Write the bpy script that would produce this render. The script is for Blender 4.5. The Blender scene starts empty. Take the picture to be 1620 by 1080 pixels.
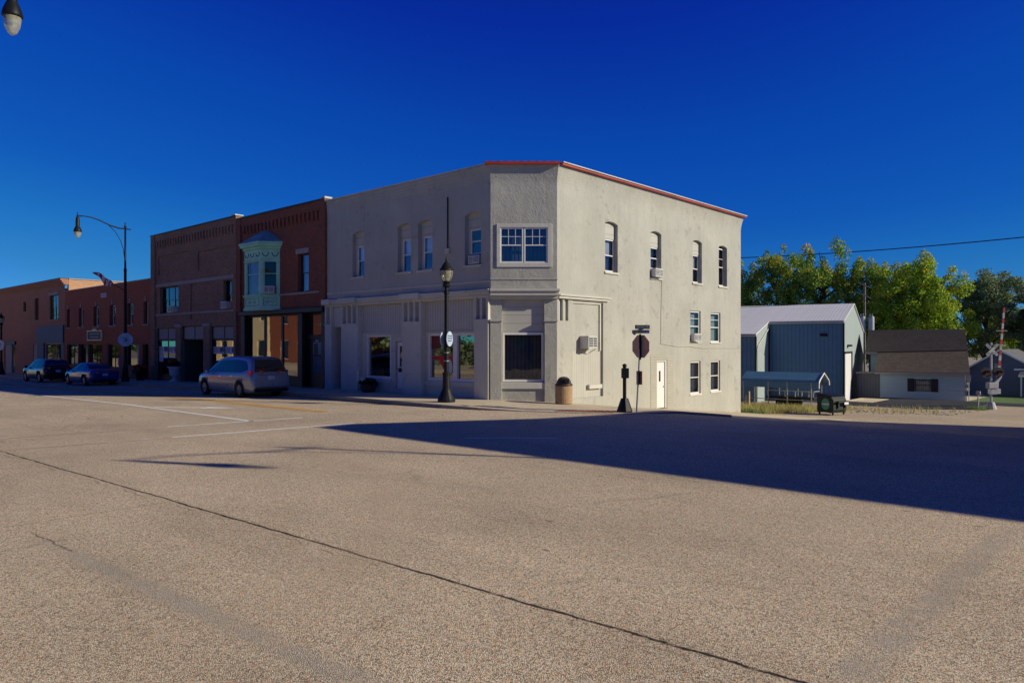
import bpy, bmesh, math, random
from mathutils import Vector, Matrix
R = math.radians
random.seed(7)
scene = bpy.context.scene
col = scene.collection

# ------------------------------------------------------------------ camera, sky, sun, exposure
CAM = (18.33, -21.025, 2.30)
YAW = 42.3
cam_d = bpy.data.cameras.new('camera')
cam_d.sensor_width = 36.0
cam_d.lens = 36.0 * 1165.0 / 1620.0
cam_d.shift_y = 5.0 / 1620.0
cam_d.clip_start = 0.1
cam_d.clip_end = 5000
cam = bpy.data.objects.new('camera', cam_d)
cam.location = CAM
cam.rotation_euler = (R(90), 0, R(YAW))
col.objects.link(cam)
scene.camera = cam

SUN_AZ, SUN_EL = 27.0, 23.2            # measured from +x towards +y
sv = Vector((math.cos(R(SUN_EL)) * math.cos(R(SUN_AZ)), math.cos(R(SUN_EL)) * math.sin(R(SUN_AZ)), math.sin(R(SUN_EL))))
w = bpy.data.worlds.new('World')
scene.world = w
w.use_nodes = True
nt = w.node_tree
nt.nodes.clear()
sky = nt.nodes.new('ShaderNodeTexSky')
sky.sky_type = 'NISHITA'
sky.sun_disc = False
sky.sun_elevation = R(SUN_EL)
sky.sun_rotation = R(90 - SUN_AZ)
sky.altitude = 1500
sky.air_density = 1.0
sky.dust_density = 0.0
sky.ozone_density = 5.0
sep = nt.nodes.new('ShaderNodeSeparateColor')
cmb = nt.nodes.new('ShaderNodeCombineColor')
nt.links.new(sky.outputs[0], sep.inputs[0])
# a polarised, deep blue autumn sky: each colour of the sky model is put through its own response curve
CURVES = (((0, 0), (0.4, 0.0012), (0.64, 0.002), (1.0, 0.003), (1.5, 0.006), (2.0, 0.013), (3.0, 0.033), (5.0, 0.08), (10.0, 0.18), (16.0, 0.28)),
          ((0, 0), (0.8, 0.010), (1.36, 0.024), (1.92, 0.060), (2.98, 0.102), (4.0, 0.165), (5.4, 0.23), (7.0, 0.32), (9.0, 0.62), (16.0, 1.2)),
          ((0, 0), (1.4, 0.06), (2.0, 0.12), (2.5, 0.215), (2.88, 0.315), (3.86, 0.40), (5.5, 0.47), (7.9, 0.57), (9.5, 1.1), (16.0, 2.0)))
SKY_K = 0.125 * 2 ** 0.25
for ch, pts in enumerate(CURVES):
    d_ = nt.nodes.new('ShaderNodeMath'); d_.operation = 'DIVIDE'; d_.inputs[1].default_value = 16.0; d_.use_clamp = True
    f_ = nt.nodes.new('ShaderNodeFloatCurve'); cv = f_.mapping.curves[0]
    for q, (x_, y_) in enumerate(pts):
        if q == 0: cv.points[0].location = (0, 0)
        elif q == len(pts) - 1: cv.points[-1].location = (1.0, y_)
        else: cv.points.new(x_ / 16.0, y_)
    for q in cv.points: q.handle_type = 'VECTOR'
    f_.mapping.update()
    g_ = nt.nodes.new('ShaderNodeMath'); g_.operation = 'DIVIDE'; g_.inputs[1].default_value = SKY_K
    nt.links.new(sep.outputs[ch], d_.inputs[0]); nt.links.new(d_.outputs[0], f_.inputs['Value']); nt.links.new(f_.outputs[0], g_.inputs[0]); nt.links.new(g_.outputs[0], cmb.inputs[ch])
bg = nt.nodes.new('ShaderNodeBackground')
bg.inputs['Strength'].default_value = 0.125
wo = nt.nodes.new('ShaderNodeOutputWorld')
nt.links.new(cmb.outputs[0], bg.inputs['Color'])
nt.links.new(bg.outputs[0], wo.inputs['Surface'])

sd = bpy.data.lights.new('sun', 'SUN')
sd.energy = 4.0
sd.angle = R(0.5)
sd.color = (1.0, 0.92, 0.70)
so = bpy.data.objects.new('sun', sd)
so.rotation_euler = sv.to_track_quat('Z', 'Y').to_euler()
so.location = (60, 30, 40)
col.objects.link(so)

scene.view_settings.view_transform = 'Standard'
scene.view_settings.look = 'None'
scene.view_settings.exposure = 0.25
scene.view_settings.gamma = 1.0
scene.render.engine = 'CYCLES'
scene.cycles.max_bounces = 6
scene.cycles.diffuse_bounces = 3
scene.cycles.glossy_bounces = 3
scene.cycles.transparent_max_bounces = 12
scene.cycles.use_denoising = True

# ------------------------------------------------------------------ materials
def _new(name):
    m = bpy.data.materials.new(name)
    m.use_nodes = True
    n = m.node_tree.nodes
    return m, m.node_tree, n['Principled BSDF']

def c4(c):
    return (c[0], c[1], c[2], 1.0)

def N(t, kind, **kw):
    n = t.nodes.new(kind)
    for k, v in kw.items():
        if k in n.inputs: n.inputs[k].default_value = v
        else: setattr(n, k, v)
    return n

def pos(t):
    return N(t, 'ShaderNodeNewGeometry').outputs['Position']

def math_n(t, op, a, b=None, clamp=False):
    n = N(t, 'ShaderNodeMath', operation=op); n.use_clamp = clamp
    for i, v in enumerate((a, b)):
        if v is None: continue
        if isinstance(v, (int, float)): n.inputs[i].default_value = v
        else: t.links.new(v, n.inputs[i])
    return n.outputs[0]

def mixc(t, fac, a, b, blend='MIX'):
    n = N(t, 'ShaderNodeMix', data_type='RGBA', blend_type=blend)
    for i, v in ((0, fac), (6, a), (7, b)):
        if isinstance(v, (int, float)): n.inputs[i].default_value = v
        elif isinstance(v, tuple): n.inputs[i].default_value = c4(v)
        else: t.links.new(v, n.inputs[i])
    return n.outputs[2]

def ramp(t, x, lo, hi):
    n = N(t, 'ShaderNodeMapRange'); n.clamp = True
    n.inputs[1].default_value = lo; n.inputs[2].default_value = hi
    t.links.new(x, n.inputs[0])
    return n.outputs[0]

def noise(t, vec, scale, detail=4, rough=0.55):
    n = N(t, 'ShaderNodeTexNoise', Scale=scale, Detail=detail, Roughness=rough)
    t.links.new(vec, n.inputs['Vector'])
    return n.outputs['Fac']

def scalev(t, vec, s):
    n = N(t, 'ShaderNodeVectorMath', operation='MULTIPLY')
    t.links.new(vec, n.inputs[0]); n.inputs[1].default_value = s
    return n.outputs[0]

def bump(t, h, b, strength, dist=0.01):
    n = N(t, 'ShaderNodeBump', Strength=strength, Distance=dist)
    t.links.new(h, n.inputs['Height']); t.links.new(n.outputs[0], b.inputs['Normal'])

def plain(name, c, rough=0.6, metal=0.0, var=0.12, scale=3.0, spec=0.4, bmp=0.0, coat=0.0):
    """a painted or metal surface with a slight procedural unevenness"""
    m, t, b = _new(name)
    tc = N(t, 'ShaderNodeTexCoord').outputs['Object']
    f = noise(t, tc, scale, 5)
    k = ramp(t, f, 0.3, 0.7)
    d = tuple(x * (1 - var) for x in c); e = tuple(min(1, x * (1 + var)) for x in c)
    t.links.new(mixc(t, k, d, e), b.inputs['Base Color'])
    r = N(t, 'ShaderNodeMapRange'); t.links.new(f, r.inputs[0])
    r.inputs[3].default_value = max(0.02, rough - 0.08); r.inputs[4].default_value = min(1, rough + 0.08)
    t.links.new(r.outputs[0], b.inputs['Roughness'])
    b.inputs['Metallic'].default_value = metal
    b.inputs['Specular IOR Level'].default_value = spec
    b.inputs['Coat Weight'].default_value = coat
    b.inputs['Coat Roughness'].default_value = 0.04
    if bmp: bump(t, noise(t, tc, scale * 12, 4), b, bmp, 0.01)
    return m

def stucco(name, c, dirt=(0.20, 0.18, 0.16), amount=0.35, bstr=0.35):
    m, t, b = _new(name)
    p = pos(t)
    big = noise(t, p, 0.55, 5, 0.6)
    mid = noise(t, p, 2.2, 6, 0.65)
    streak = noise(t, scalev(t, p, (3.0, 3.0, 0.25)), 1.2, 5, 0.6)
    a = mixc(t, ramp(t, big, 0.35, 0.7), tuple(x * 0.90 for x in c), tuple(min(1, x * 1.06) for x in c))
    a = mixc(t, math_n(t, 'MULTIPLY', ramp(t, streak, 0.52, 0.80), amount * 0.5), a, dirt)
    patch = math_n(t, 'MULTIPLY', ramp(t, mid, 0.53, 0.66), ramp(t, noise(t, p, 0.35, 3), 0.44, 0.58))
    a = mixc(t, math_n(t, 'MULTIPLY', patch, amount), a, dirt)
    spot = noise(t, p, 9.0, 3, 0.6)
    a = mixc(t, math_n(t, 'MULTIPLY', ramp(t, spot, 0.665, 0.72), amount), a, dirt)
    # splash and damp along the foot of the walls
    sp = N(t, 'ShaderNodeSeparateXYZ'); t.links.new(p, sp.inputs[0])
    t.links.new(a, b.inputs['Base Color'])
    b.inputs['Roughness'].default_value = 0.85
    b.inputs['Specular IOR Level'].default_value = 0.25
    h = math_n(t, 'ADD', math_n(t, 'MULTIPLY', noise(t, p, 1.6, 5, 0.6), 2.2), noise(t, p, 14.0, 5, 0.7))
    bump(t, h, b, bstr, 0.03)
    return m

def brick(name, c1, c2, mortar, scale=1.0, bw=0.21, bh=0.075, dirt=0.35, bstr=0.5, grime=(0.085, 0.07, 0.07)):
    m, t, b = _new(name)
    p = pos(t)
    s = N(t, 'ShaderNodeSeparateXYZ'); t.links.new(p, s.inputs[0])
    u = math_n(t, 'ADD', s.outputs[0], s.outputs[1])
    cmb = N(t, 'ShaderNodeCombineXYZ'); t.links.new(u, cmb.inputs[0]); t.links.new(s.outputs[2], cmb.inputs[1])
    bt = N(t, 'ShaderNodeTexBrick', Scale=scale)
    bt.inputs['Color1'].default_value = c4(c1); bt.inputs['Color2'].default_value = c4(c2); bt.inputs['Mortar'].default_value = c4(mortar)
    bt.inputs['Mortar Size'].default_value = 0.008; bt.inputs['Mortar Smooth'].default_value = 0.3
    bt.inputs['Brick Width'].default_value = bw; bt.inputs['Row Height'].default_value = bh; bt.inputs['Bias'].default_value = -0.1
    t.links.new(cmb.outputs[0], bt.inputs['Vector'])
    big = noise(t, p, 0.7, 5, 0.65)
    row = noise(t, scalev(t, p, (0.6, 0.6, 5.0)), 1.5, 4, 0.6)
    a = mixc(t, math_n(t, 'MULTIPLY', ramp(t, big, 0.42, 0.72), dirt), bt.outputs['Color'], grime)
    a = mixc(t, math_n(t, 'MULTIPLY', ramp(t, row, 0.5, 0.75), dirt * 0.7), a, tuple(min(1, x * 1.5) for x in c2))
    t.links.new(a, b.inputs['Base Color'])
    b.inputs['Roughness'].default_value = 0.9
    b.inputs['Specular IOR Level'].default_value = 0.2
    hh = math_n(t, 'SUBTRACT', math_n(t, 'MULTIPLY', noise(t, p, 30, 3), 0.4), bt.outputs['Fac'])
    bump(t, hh, b, bstr, 0.012)
    return m

def lines(name, c, axis, pitch, width, depth=0.5, rough=0.6, var=0.12, metal=0.0, dark=0.55, spec=0.4):
    """boards or standing ribs: grooves repeated along one axis ('x','y','z' or 'xy')"""
    m, t, b = _new(name)
    p = N(t, 'ShaderNodeTexCoord').outputs['Object']
    s = N(t, 'ShaderNodeSeparateXYZ'); t.links.new(p, s.inputs[0])
    x = math_n(t, 'ADD', s.outputs[0], s.outputs[1]) if axis == 'xy' else s.outputs['xyz'.index(axis)]
    fr = math_n(t, 'FRACT', math_n(t, 'DIVIDE', x, pitch))
    tri = math_n(t, 'ABSOLUTE', math_n(t, 'SUBTRACT', fr, 0.5))
    g = ramp(t, tri, width / pitch, width / pitch * 0.35)
    f = noise(t, p, 1.4, 5)
    fl = math_n(t, 'FLOOR', math_n(t, 'DIVIDE', x, pitch))
    wn = N(t, 'ShaderNodeTexWhiteNoise', noise_dimensions='1D'); t.links.new(fl, wn.inputs['W'])
    a = mixc(t, ramp(t, f, 0.3, 0.7), tuple(v * (1 - var) for v in c), tuple(min(1, v * (1 + var)) for v in c))
    a = mixc(t, math_n(t, 'MULTIPLY', wn.outputs[0], 0.15), a, tuple(v * 0.7 for v in c))
    a = mixc(t, math_n(t, 'MULTIPLY', g, 1 - dark), a, tuple(v * 0.3 for v in c))
    t.links.new(a, b.inputs['Base Color'])
    b.inputs['Roughness'].default_value = rough; b.inputs['Metallic'].default_value = metal
    b.inputs['Specular IOR Level'].default_value = spec
    bump(t, math_n(t, 'MULTIPLY', g, -1.0), b, depth, 0.02)
    return m

def glass(name, tint=(0.6, 0.65, 0.7), refl=0.16, wavy=0.02):
    m = bpy.data.materials.new(name); m.use_nodes = True
    t = m.node_tree; t.nodes.clear()
    tr = N(t, 'ShaderNodeBsdfTransparent', Color=c4(tint))
    gl = N(t, 'ShaderNodeBsdfGlossy', Color=(1, 1, 1, 1), Roughness=0.015)
    lw = N(t, 'ShaderNodeLayerWeight', Blend=0.35)
    f = math_n(t, 'ADD', math_n(t, 'MULTIPLY', lw.outputs['Fresnel'], 0.38), refl, True)
    bp = N(t, 'ShaderNodeBump', Strength=wavy, Distance=0.05)
    t.links.new(noise(t, pos(t), 1.7, 2), bp.inputs['Height'])
    t.links.new(bp.outputs[0], gl.inputs['Normal'])
    mx = N(t, 'ShaderNodeMixShader'); o = N(t, 'ShaderNodeOutputMaterial')
    t.links.new(f, mx.inputs[0]); t.links.new(tr.outputs[0], mx.inputs[1]); t.links.new(gl.outputs[0], mx.inputs[2])
    t.links.new(mx.outputs[0], o.inputs[0])
    return m

def leaf(name, cs, rough=0.6, trans=0.35, hi=None, zlo=6.0, zhi=14.0):
    """leaves: every small face takes its own tone; hi = the turning colour that high clumps get"""
    m, t, b = _new(name)
    g = N(t, 'ShaderNodeNewGeometry')
    cr = N(t, 'ShaderNodeValToRGB')
    e = cr.color_ramp.elements
    while len(e) < len(cs): e.new(0.5)
    for i, c in enumerate(cs):
        e[i].position = i / (len(cs) - 1); e[i].color = c4(c)
    t.links.new(g.outputs['Random Per Island'], cr.inputs[0])
    c = cr.outputs[0]
    if hi:
        s = N(t, 'ShaderNodeSeparateXYZ'); t.links.new(g.outputs['Position'], s.inputs[0])
        f = math_n(t, 'MULTIPLY', ramp(t, s.outputs[2], zlo, zhi), ramp(t, noise(t, g.outputs['Position'], 0.7, 3), 0.50, 0.66))
        c = mixc(t, f, c, hi)
    t.links.new(c, b.inputs['Base Color'])
    b.inputs['Roughness'].default_value = rough
    b.inputs['Specular IOR Level'].default_value = 0.25
    tl = N(t, 'ShaderNodeBsdfTranslucent'); t.links.new(c, tl.inputs[0])
    mx = N(t, 'ShaderNodeMixShader', Fac=trans); o = t.nodes['Material Output']
    t.links.new(b.outputs[0], mx.inputs[1]); t.links.new(tl.outputs[0], mx.inputs[2]); t.links.new(mx.outputs[0], o.inputs[0])
    return m

def near_line(t, p, ax, at, slope, half, wob=0.05, wscale=1.2):
    """1 inside a wandering line on the ground near coordinate 'at'"""
    s = N(t, 'ShaderNodeSeparateXYZ'); t.links.new(p, s.inputs[0])
    a, o = (s.outputs[1], s.outputs[0]) if ax == 'y' else (s.outputs[0], s.outputs[1])
    d = math_n(t, 'SUBTRACT', a, math_n(t, 'ADD', math_n(t, 'MULTIPLY', o, slope), at))
    n1 = math_n(t, 'MULTIPLY', math_n(t, 'SUBTRACT', noise(t, p, wscale, 6, 0.7), 0.5), wob * 2)
    d = math_n(t, 'ABSOLUTE', math_n(t, 'ADD', d, n1))
    return ramp(t, d, half, half * 0.4)

def asphalt(name, base, main=False, tint=1.0):
    m, t, b = _new(name)
    p = pos(t)
    big = noise(t, p, 0.16, 5, 0.6)
    mid = noise(t, p, 0.9, 5, 0.6)
    long_ = noise(t, scalev(t, p, (0.08, 0.9, 1.0)), 0.9, 4, 0.6)
    c = mixc(t, ramp(t, big, 0.35, 0.65), tuple(x * 0.80 for x in base), tuple(x * 1.14 for x in base))
    c = mixc(t, math_n(t, 'MULTIPLY', ramp(t, long_, 0.50, 0.70), 0.45), c, tuple(x * 0.68 for x in base))
    c = mixc(t, math_n(t, 'MULTIPLY', ramp(t, mid, 0.55, 0.75), 0.16), c, tuple(x * 1.25 for x in base))
    # loose stone chips
    v = N(t, 'ShaderNodeTexVoronoi', Scale=120.0, Randomness=1.0); t.links.new(p, v.inputs['Vector'])
    sep = N(t, 'ShaderNodeSeparateColor'); t.links.new(v.outputs['Color'], sep.inputs[0])
    v2 = N(t, 'ShaderNodeTexVoronoi', Scale=62.0, Randomness=1.0); t.links.new(p, v2.inputs['Vector'])
    sep2 = N(t, 'ShaderNodeSeparateColor'); t.links.new(v2.outputs['Color'], sep2.inputs[0])
    c = mixc(t, ramp(t, sep.outputs[0], 0.62, 0.85), c, tuple(min(1.0, x * 1.7) for x in base))
    c = mixc(t, ramp(t, sep.outputs[1], 0.66, 0.88), c, tuple(x * 0.16 for x in base))
    c = mixc(t, math_n(t, 'MULTIPLY', ramp(t, sep2.outputs[0], 0.70, 0.95), 0.7), c, tuple(x * 0.30 for x in base))
    c = mixc(t, math_n(t, 'MULTIPLY', ramp(t, sep2.outputs[2], 0.90, 1.0), 0.5), c, (base[0] * 1.0, base[1] * 0.62, base[2] * 0.5))
    c = mixc(t, math_n(t, 'MULTIPLY', ramp(t, v.outputs['Distance'], 0.45, 0.72), 0.42), c, tuple(x * 0.10 for x in base))
    if main:
        pale = (0.44, 0.385, 0.32)
        s = N(t, 'ShaderNodeSeparateXYZ'); t.links.new(p, s.inputs[0])
        right = ramp(t, s.outputs[0], 8.0, 9.5)
        strip = near_line(t, p, 'y', -18.85, 0.06, 0.17, 0.05, 2.5)
        c = mixc(t, math_n(t, 'MULTIPLY', math_n(t, 'MULTIPLY', strip, right), math_n(t, 'MULTIPLY', ramp(t, noise(t, p, 3.0, 5, 0.7), 0.30, 0.55), 0.6)), c, pale)
        strip2 = near_line(t, p, 'x', 16.95, 0.02, 0.20, 0.05, 2.5)
        near = ramp(t, s.outputs[1], -9.6, -10.6)
        c = mixc(t, math_n(t, 'MULTIPLY', math_n(t, 'MULTIPLY', strip2, near), math_n(t, 'MULTIPLY', ramp(t, noise(t, p, 3.0, 5, 0.7), 0.30, 0.55), 0.55)), c, pale)
        dark = (0.025, 0.022, 0.022)
        j1 = math_n(t, 'MULTIPLY', near_line(t, p, 'y', -16.67, 0.042, 0.030, 0.07, 1.6), ramp(t, noise(t, p, 2.6, 5, 0.7), 0.30, 0.46))
        j2 = near_line(t, p, 'x', 7.35, 0.0, 0.018, 0.05, 2.5)
        j2 = math_n(t, 'MULTIPLY', j2, ramp(t, s.outputs[1], -16.2, -16.5))
        j3 = near_line(t, p, 'y', -18.75, 0.055, 0.020, 0.10, 2.2)
        j3 = math_n(t, 'MULTIPLY', j3, math_n(t, 'MULTIPLY', ramp(t, s.outputs[0], 11.0, 9.0), ramp(t, mid, 0.44, 0.52)))
        j4 = math_n(t, 'MULTIPLY', near_line(t, p, 'y', -9.98, -0.02, 0.02, 0.05, 1.0), ramp(t, noise(t, p, 0.5, 2), 0.55, 0.6))
        j5 = math_n(t, 'MULTIPLY', near_line(t, p, 'y', -16.80, 0.042, 0.016, 0.16, 2.4), ramp(t, noise(t, p, 0.8, 3), 0.50, 0.56))
        for j, k in ((j5, 0.5), (j1, 0.95), (j2, 0.45), (j3, 0.55), (j4, 0.4)):
            c = mixc(t, math_n(t, 'MULTIPLY', j, k), c, dark)
        # scattered dark crumbs, short cracks and tar blots
        v3 = N(t, 'ShaderNodeTexVoronoi', Scale=0.9, Randomness=1.0); t.links.new(scalev(t, p, (1.0, 2.2, 1.0)), v3.inputs['Vector'])
        sp3 = N(t, 'ShaderNodeSeparateColor'); t.links.new(v3.outputs['Color'], sp3.inputs[0])
        blot = math_n(t, 'MULTIPLY', ramp(t, v3.outputs['Distance'], 0.075, 0.04), ramp(t, sp3.outputs[0], 0.45, 0.5))
        c = mixc(t, math_n(t, 'MULTIPLY', blot, 0.7), c, (0.10, 0.07, 0.055))
        v4 = N(t, 'ShaderNodeTexVoronoi', Scale=0.22, Randomness=1.0, feature='DISTANCE_TO_EDGE')
        wv = N(t, 'ShaderNodeVectorMath', operation='ADD'); t.links.new(p, wv.inputs[0])
        nz = N(t, 'ShaderNodeTexNoise', Scale=1.3, Detail=5.0); t.links.new(p, nz.inputs['Vector']); t.links.new(scalev(t, nz.outputs['Color'], (0.9, 0.9, 0.0)), wv.inputs[1])
        t.links.new(wv.outputs[0], v4.inputs['Vector'])
        hair = math_n(t, 'MULTIPLY', ramp(t, v4.outputs['Distance'], 0.010, 0.003), ramp(t, noise(t, p, 0.45, 3), 0.52, 0.60))
        c = mixc(t, math_n(t, 'MULTIPLY', hair, 0.18), c, dark)
        # paler and darker patches where the chips have been worn or lost
        pt = noise(t, scalev(t, p, (0.35, 0.8, 1.0)), 0.8, 5, 0.62)
        c = mixc(t, math_n(t, 'MULTIPLY', ramp(t, pt, 0.50, 0.66), 0.32), c, mixc(t, 1.0, c, (0.62, 0.60, 0.60), 'MULTIPLY'))
        c = mixc(t, math_n(t, 'MULTIPLY', ramp(t, pt, 0.44, 0.32), 0.25), c, mixc(t, 1.0, c, (1.18, 1.19, 1.22), 'MULTIPLY'))
        # tyre-darkened turning band across the junction
        px = math_n(t, 'POWER', math_n(t, 'SUBTRACT', s.outputs[0], 4.0), 2.0)
        py = math_n(t, 'POWER', math_n(t, 'SUBTRACT', s.outputs[1], -22.0), 2.0)
        rr = math_n(t, 'SQRT', math_n(t, 'ADD', px, py))
        arc = ramp(t, math_n(t, 'ABSOLUTE', math_n(t, 'SUBTRACT', rr, 9.6)), 0.9, 0.1)
        c = mixc(t, math_n(t, 'MULTIPLY', arc, math_n(t, 'MULTIPLY', ramp(t, mid, 0.3, 0.7), 0.42)), c, tuple(x * 0.55 for x in base))
    t.links.new(c, b.inputs['Base Color'])
    b.inputs['Roughness'].default_value = 0.95
    b.inputs['Specular IOR Level'].default_value = 0.12
    h = math_n(t, 'ADD', v.outputs['Distance'], math_n(t, 'MULTIPLY', noise(t, p, 5.0, 4), 1.2))
    bump(t, h, b, 0.7, 0.010)
    return m

def paint(name, c, under, wear=0.5):
    m, t, b = _new(name)
    p = pos(t)
    f = math_n(t, 'ADD', math_n(t, 'MULTIPLY', noise(t, p, 0.7, 3), 0.8), math_n(t, 'MULTIPLY', noise(t, p, 18, 5, 0.75), 0.6))
    t.links.new(mixc(t, ramp(t, f, wear + 0.10, wear + 0.22), c, under), b.inputs['Base Color'])
    b.inputs['Roughness'].default_value = 0.85
    bump(t, noise(t, p, 60, 3), b, 0.4, 0.01)
    return m

ROADC = (0.97, 0.715, 0.475)
M = {}
M['road'] = asphalt('chip_seal', ROADC, True)
M['side_road'] = asphalt('side_chip_seal', tuple(x * 0.92 for x in ROADC))
M['pad'] = asphalt('dark_asphalt', (0.085, 0.088, 0.10))
M['concrete'] = stucco('concrete', (0.66, 0.54, 0.38), (0.2, 0.17, 0.14), 0.5, 0.15)
def add_joints(m, px, py):
    t = m.node_tree; b = t.nodes['Principled BSDF']; p = pos(t)
    s_ = N(t, 'ShaderNodeSeparateXYZ'); t.links.new(p, s_.inputs[0])
    g = None
    for k, pitch in ((0, px), (1, py)):
        f = math_n(t, 'ABSOLUTE', math_n(t, 'SUBTRACT', math_n(t, 'FRACT', math_n(t, 'DIVIDE', s_.outputs[k], pitch)), 0.5))
        q = ramp(t, f, 0.5 - 0.022 / pitch, 0.5 - 0.006 / pitch)
        g = q if g is None else math_n(t, 'MAXIMUM', g, q)
    src = b.inputs['Base Color'].links[0].from_socket
    t.links.new(mixc(t, math_n(t, 'MULTIPLY', g, 0.75), src, (0.10, 0.085, 0.07)), b.inputs['Base Color'])
add_joints(M['concrete'], 1.52, 1.47)
M['kerb'] = stucco('kerb_concrete', (0.34, 0.29, 0.23), (0.10, 0.09, 0.08), 0.6, 0.2)
M['soil'] = plain('gravel_soil', (0.36, 0.30, 0.22), 0.95, var=0.35, scale=2.2, bmp=0.8)
M['lawn'] = plain('lawn', (0.10, 0.16, 0.04), 0.95, var=0.3, scale=2.5, bmp=0.8)
M['white_line'] = paint('white_road_paint', (0.92, 0.90, 0.86), tuple(x * 0.62 for x in ROADC), 0.86)
M['worn_line'] = paint('worn_road_paint', (0.90, 0.88, 0.82), tuple(x * 0.6 for x in ROADC), 0.66)
M['faint_line'] = paint('faint_road_paint', (0.85, 0.80, 0.72), tuple(x * 0.6 for x in ROADC), 0.47)
M['yellow_line'] = paint('yellow_road_paint', (0.85, 0.42, 0.03), tuple(x * 0.62 for x in ROADC), 0.76)
M['tactile'] = plain('tactile_tiles', (0.34, 0.11, 0.08), 0.85, var=0.2, scale=5, bmp=0.3)
WHITE = (0.43, 0.42, 0.372)
M['stucco'] = stucco('white_stucco', WHITE, (0.20, 0.185, 0.16), 0.50, 0.55)
M['trim'] = stucco('painted_trim', (0.58, 0.565, 0.50), (0.16, 0.15, 0.135), 0.3, 0.12)
M['bead'] = lines('painted_beadboard', (0.52, 0.505, 0.45), 'xy', 0.16, 0.03, 0.5, 0.8, 0.06, dark=0.6)
M['bead_soft'] = lines('painted_side_boards', (0.47, 0.455, 0.405), 'xy', 0.16, 0.025, 0.12, 0.8, 0.05, dark=0.75)
M['infill'] = lines('painted_infill_board', (0.47, 0.46, 0.41), 'z', 0.33, 0.018, 0.4, 0.75, 0.05, dark=0.6)
M['vinyl'] = plain('white_window_frame', (0.74, 0.73, 0.71), 0.45, var=0.04)
M['red_trim'] = plain('red_metal_trim', (0.36, 0.035, 0.02), 0.5, var=0.3, scale=1.2)
M['black_metal'] = plain('black_painted_metal', (0.010, 0.011, 0.014), 0.5, var=0.3, spec=0.22)
M['roof_dark'] = plain('dark_roofing', (0.05, 0.05, 0.055), 0.8, var=0.2)
M['glass'] = glass('window_glass', (0.70, 0.74, 0.78), 0.05)
M['shop_glass'] = glass('shop_glass', (0.5, 0.53, 0.56), 0.22, 0.012)
M['sky_glass'] = glass('upper_glass', (0.85, 0.90, 0.95), 0.09, 0.05)
M['dark_in'] = plain('dark_interior', (0.010, 0.010, 0.012), 0.9, var=0.4)
M['curtain_or_backing'] = lines('dark_curtain', (0.05, 0.07, 0.13), 'xy', 0.22, 0.06, 1.0, 0.9, 0.2, dark=0.4)
M['pale_blind'] = plain('pale_blind', (0.78, 0.85, 0.92), 0.8, var=0.1)
M['lace'] = lines('pale_curtain', (0.42, 0.44, 0.46), 'xy', 0.13, 0.05, 0.8, 0.9, 0.15, dark=0.5)
M['stone'] = stucco('grey_stone', (0.36, 0.32, 0.30), (0.15, 0.13, 0.13), 0.5, 0.2)
M['darkwood'] = plain('dark_painted_wood', (0.018, 0.016, 0.018), 0.5, var=0.3)
M['brick_a'] = brick('dark_red_brick', (0.30, 0.090, 0.052), (0.20, 0.066, 0.042), (0.17, 0.115, 0.08))
M['brick_b'] = brick('brown_brick', (0.36, 0.185, 0.115), (0.22, 0.12, 0.08), (0.30, 0.24, 0.18))
M['brick_c'] = brick('red_brick', (0.42, 0.115, 0.058), (0.32, 0.09, 0.048), (0.24, 0.14, 0.09), dirt=0.18)
M['brick_d'] = brick('orange_brick', (0.41, 0.185, 0.105), (0.31, 0.135, 0.08), (0.40, 0.27, 0.19), dirt=0.25, grime=(0.28, 0.12, 0.085))
M['brick_side'] = brick('common_brick', (0.52, 0.30, 0.17), (0.42, 0.22, 0.12), (0.42, 0.34, 0.26), dirt=0.3, grime=(0.3, 0.2, 0.14))
M['brick_white'] = brick('painted_brick', (0.46, 0.44, 0.375), (0.43, 0.41, 0.35), (0.29, 0.27, 0.235), dirt=0.2, grime=(0.3, 0.27, 0.23))
M['green'] = plain('mint_paint', (0.33, 0.66, 0.47), 0.6, var=0.12, scale=2)
M['green_dark'] = plain('dark_green_paint', (0.02, 0.06, 0.045), 0.6)
M['green_roof'] = plain('green_metal_roof', (0.25, 0.38, 0.36), 0.5, var=0.2)
M['blue_panel'] = lines('blue_fascia', (0.055, 0.075, 0.13), 'x', 0.3, 0.012, 0.3, 0.6, dark=0.6)
M['ac_white'] = plain('ac_case', (0.58, 0.57, 0.54), 0.5, var=0.08)
M['ac_grille'] = plain('ac_grille', (0.08, 0.08, 0.085), 0.6)
M['steel'] = plain('galvanised_steel', (0.40, 0.41, 0.43), 0.4, 0.6, var=0.1)
M['galv_back'] = plain('sign_back', (0.85, 0.45, 0.24), 0.6, 0.0, var=0.15)
M['aggregate'] = plain('pebble_aggregate', (0.38, 0.25, 0.14), 0.9, var=0.35, scale=26, bmp=0.8)
M['brown_plastic'] = plain('brown_plastic', (0.06, 0.036, 0.03), 0.45)
M['lamp_glass'] = plain('lamp_glass', (0.55, 0.52, 0.36), 0.12, var=0.35, scale=7, spec=0.8)
_t = M['lamp_glass'].node_tree
_tr = N(_t, 'ShaderNodeBsdfTransparent', Color=(0.85, 0.88, 0.80, 1)); _mx = N(_t, 'ShaderNodeMixShader', Fac=0.55)
_t.links.new(_t.nodes['Principled BSDF'].outputs[0], _mx.inputs[1]); _t.links.new(_tr.outputs[0], _mx.inputs[2]); _t.links.new(_mx.outputs[0], _t.nodes['Material Output'].inputs[0])
M['sign_disc'] = plain('pale_blue_disc', (0.42, 0.50, 0.62), 0.35, var=0.25, scale=4)
M['sign_ink'] = plain('blue_ink', (0.03, 0.05, 0.16), 0.5)
M['van'] = plain('silver_car_paint', (0.25, 0.28, 0.35), 0.30, 0.5, var=0.02, coat=1.0)
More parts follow.
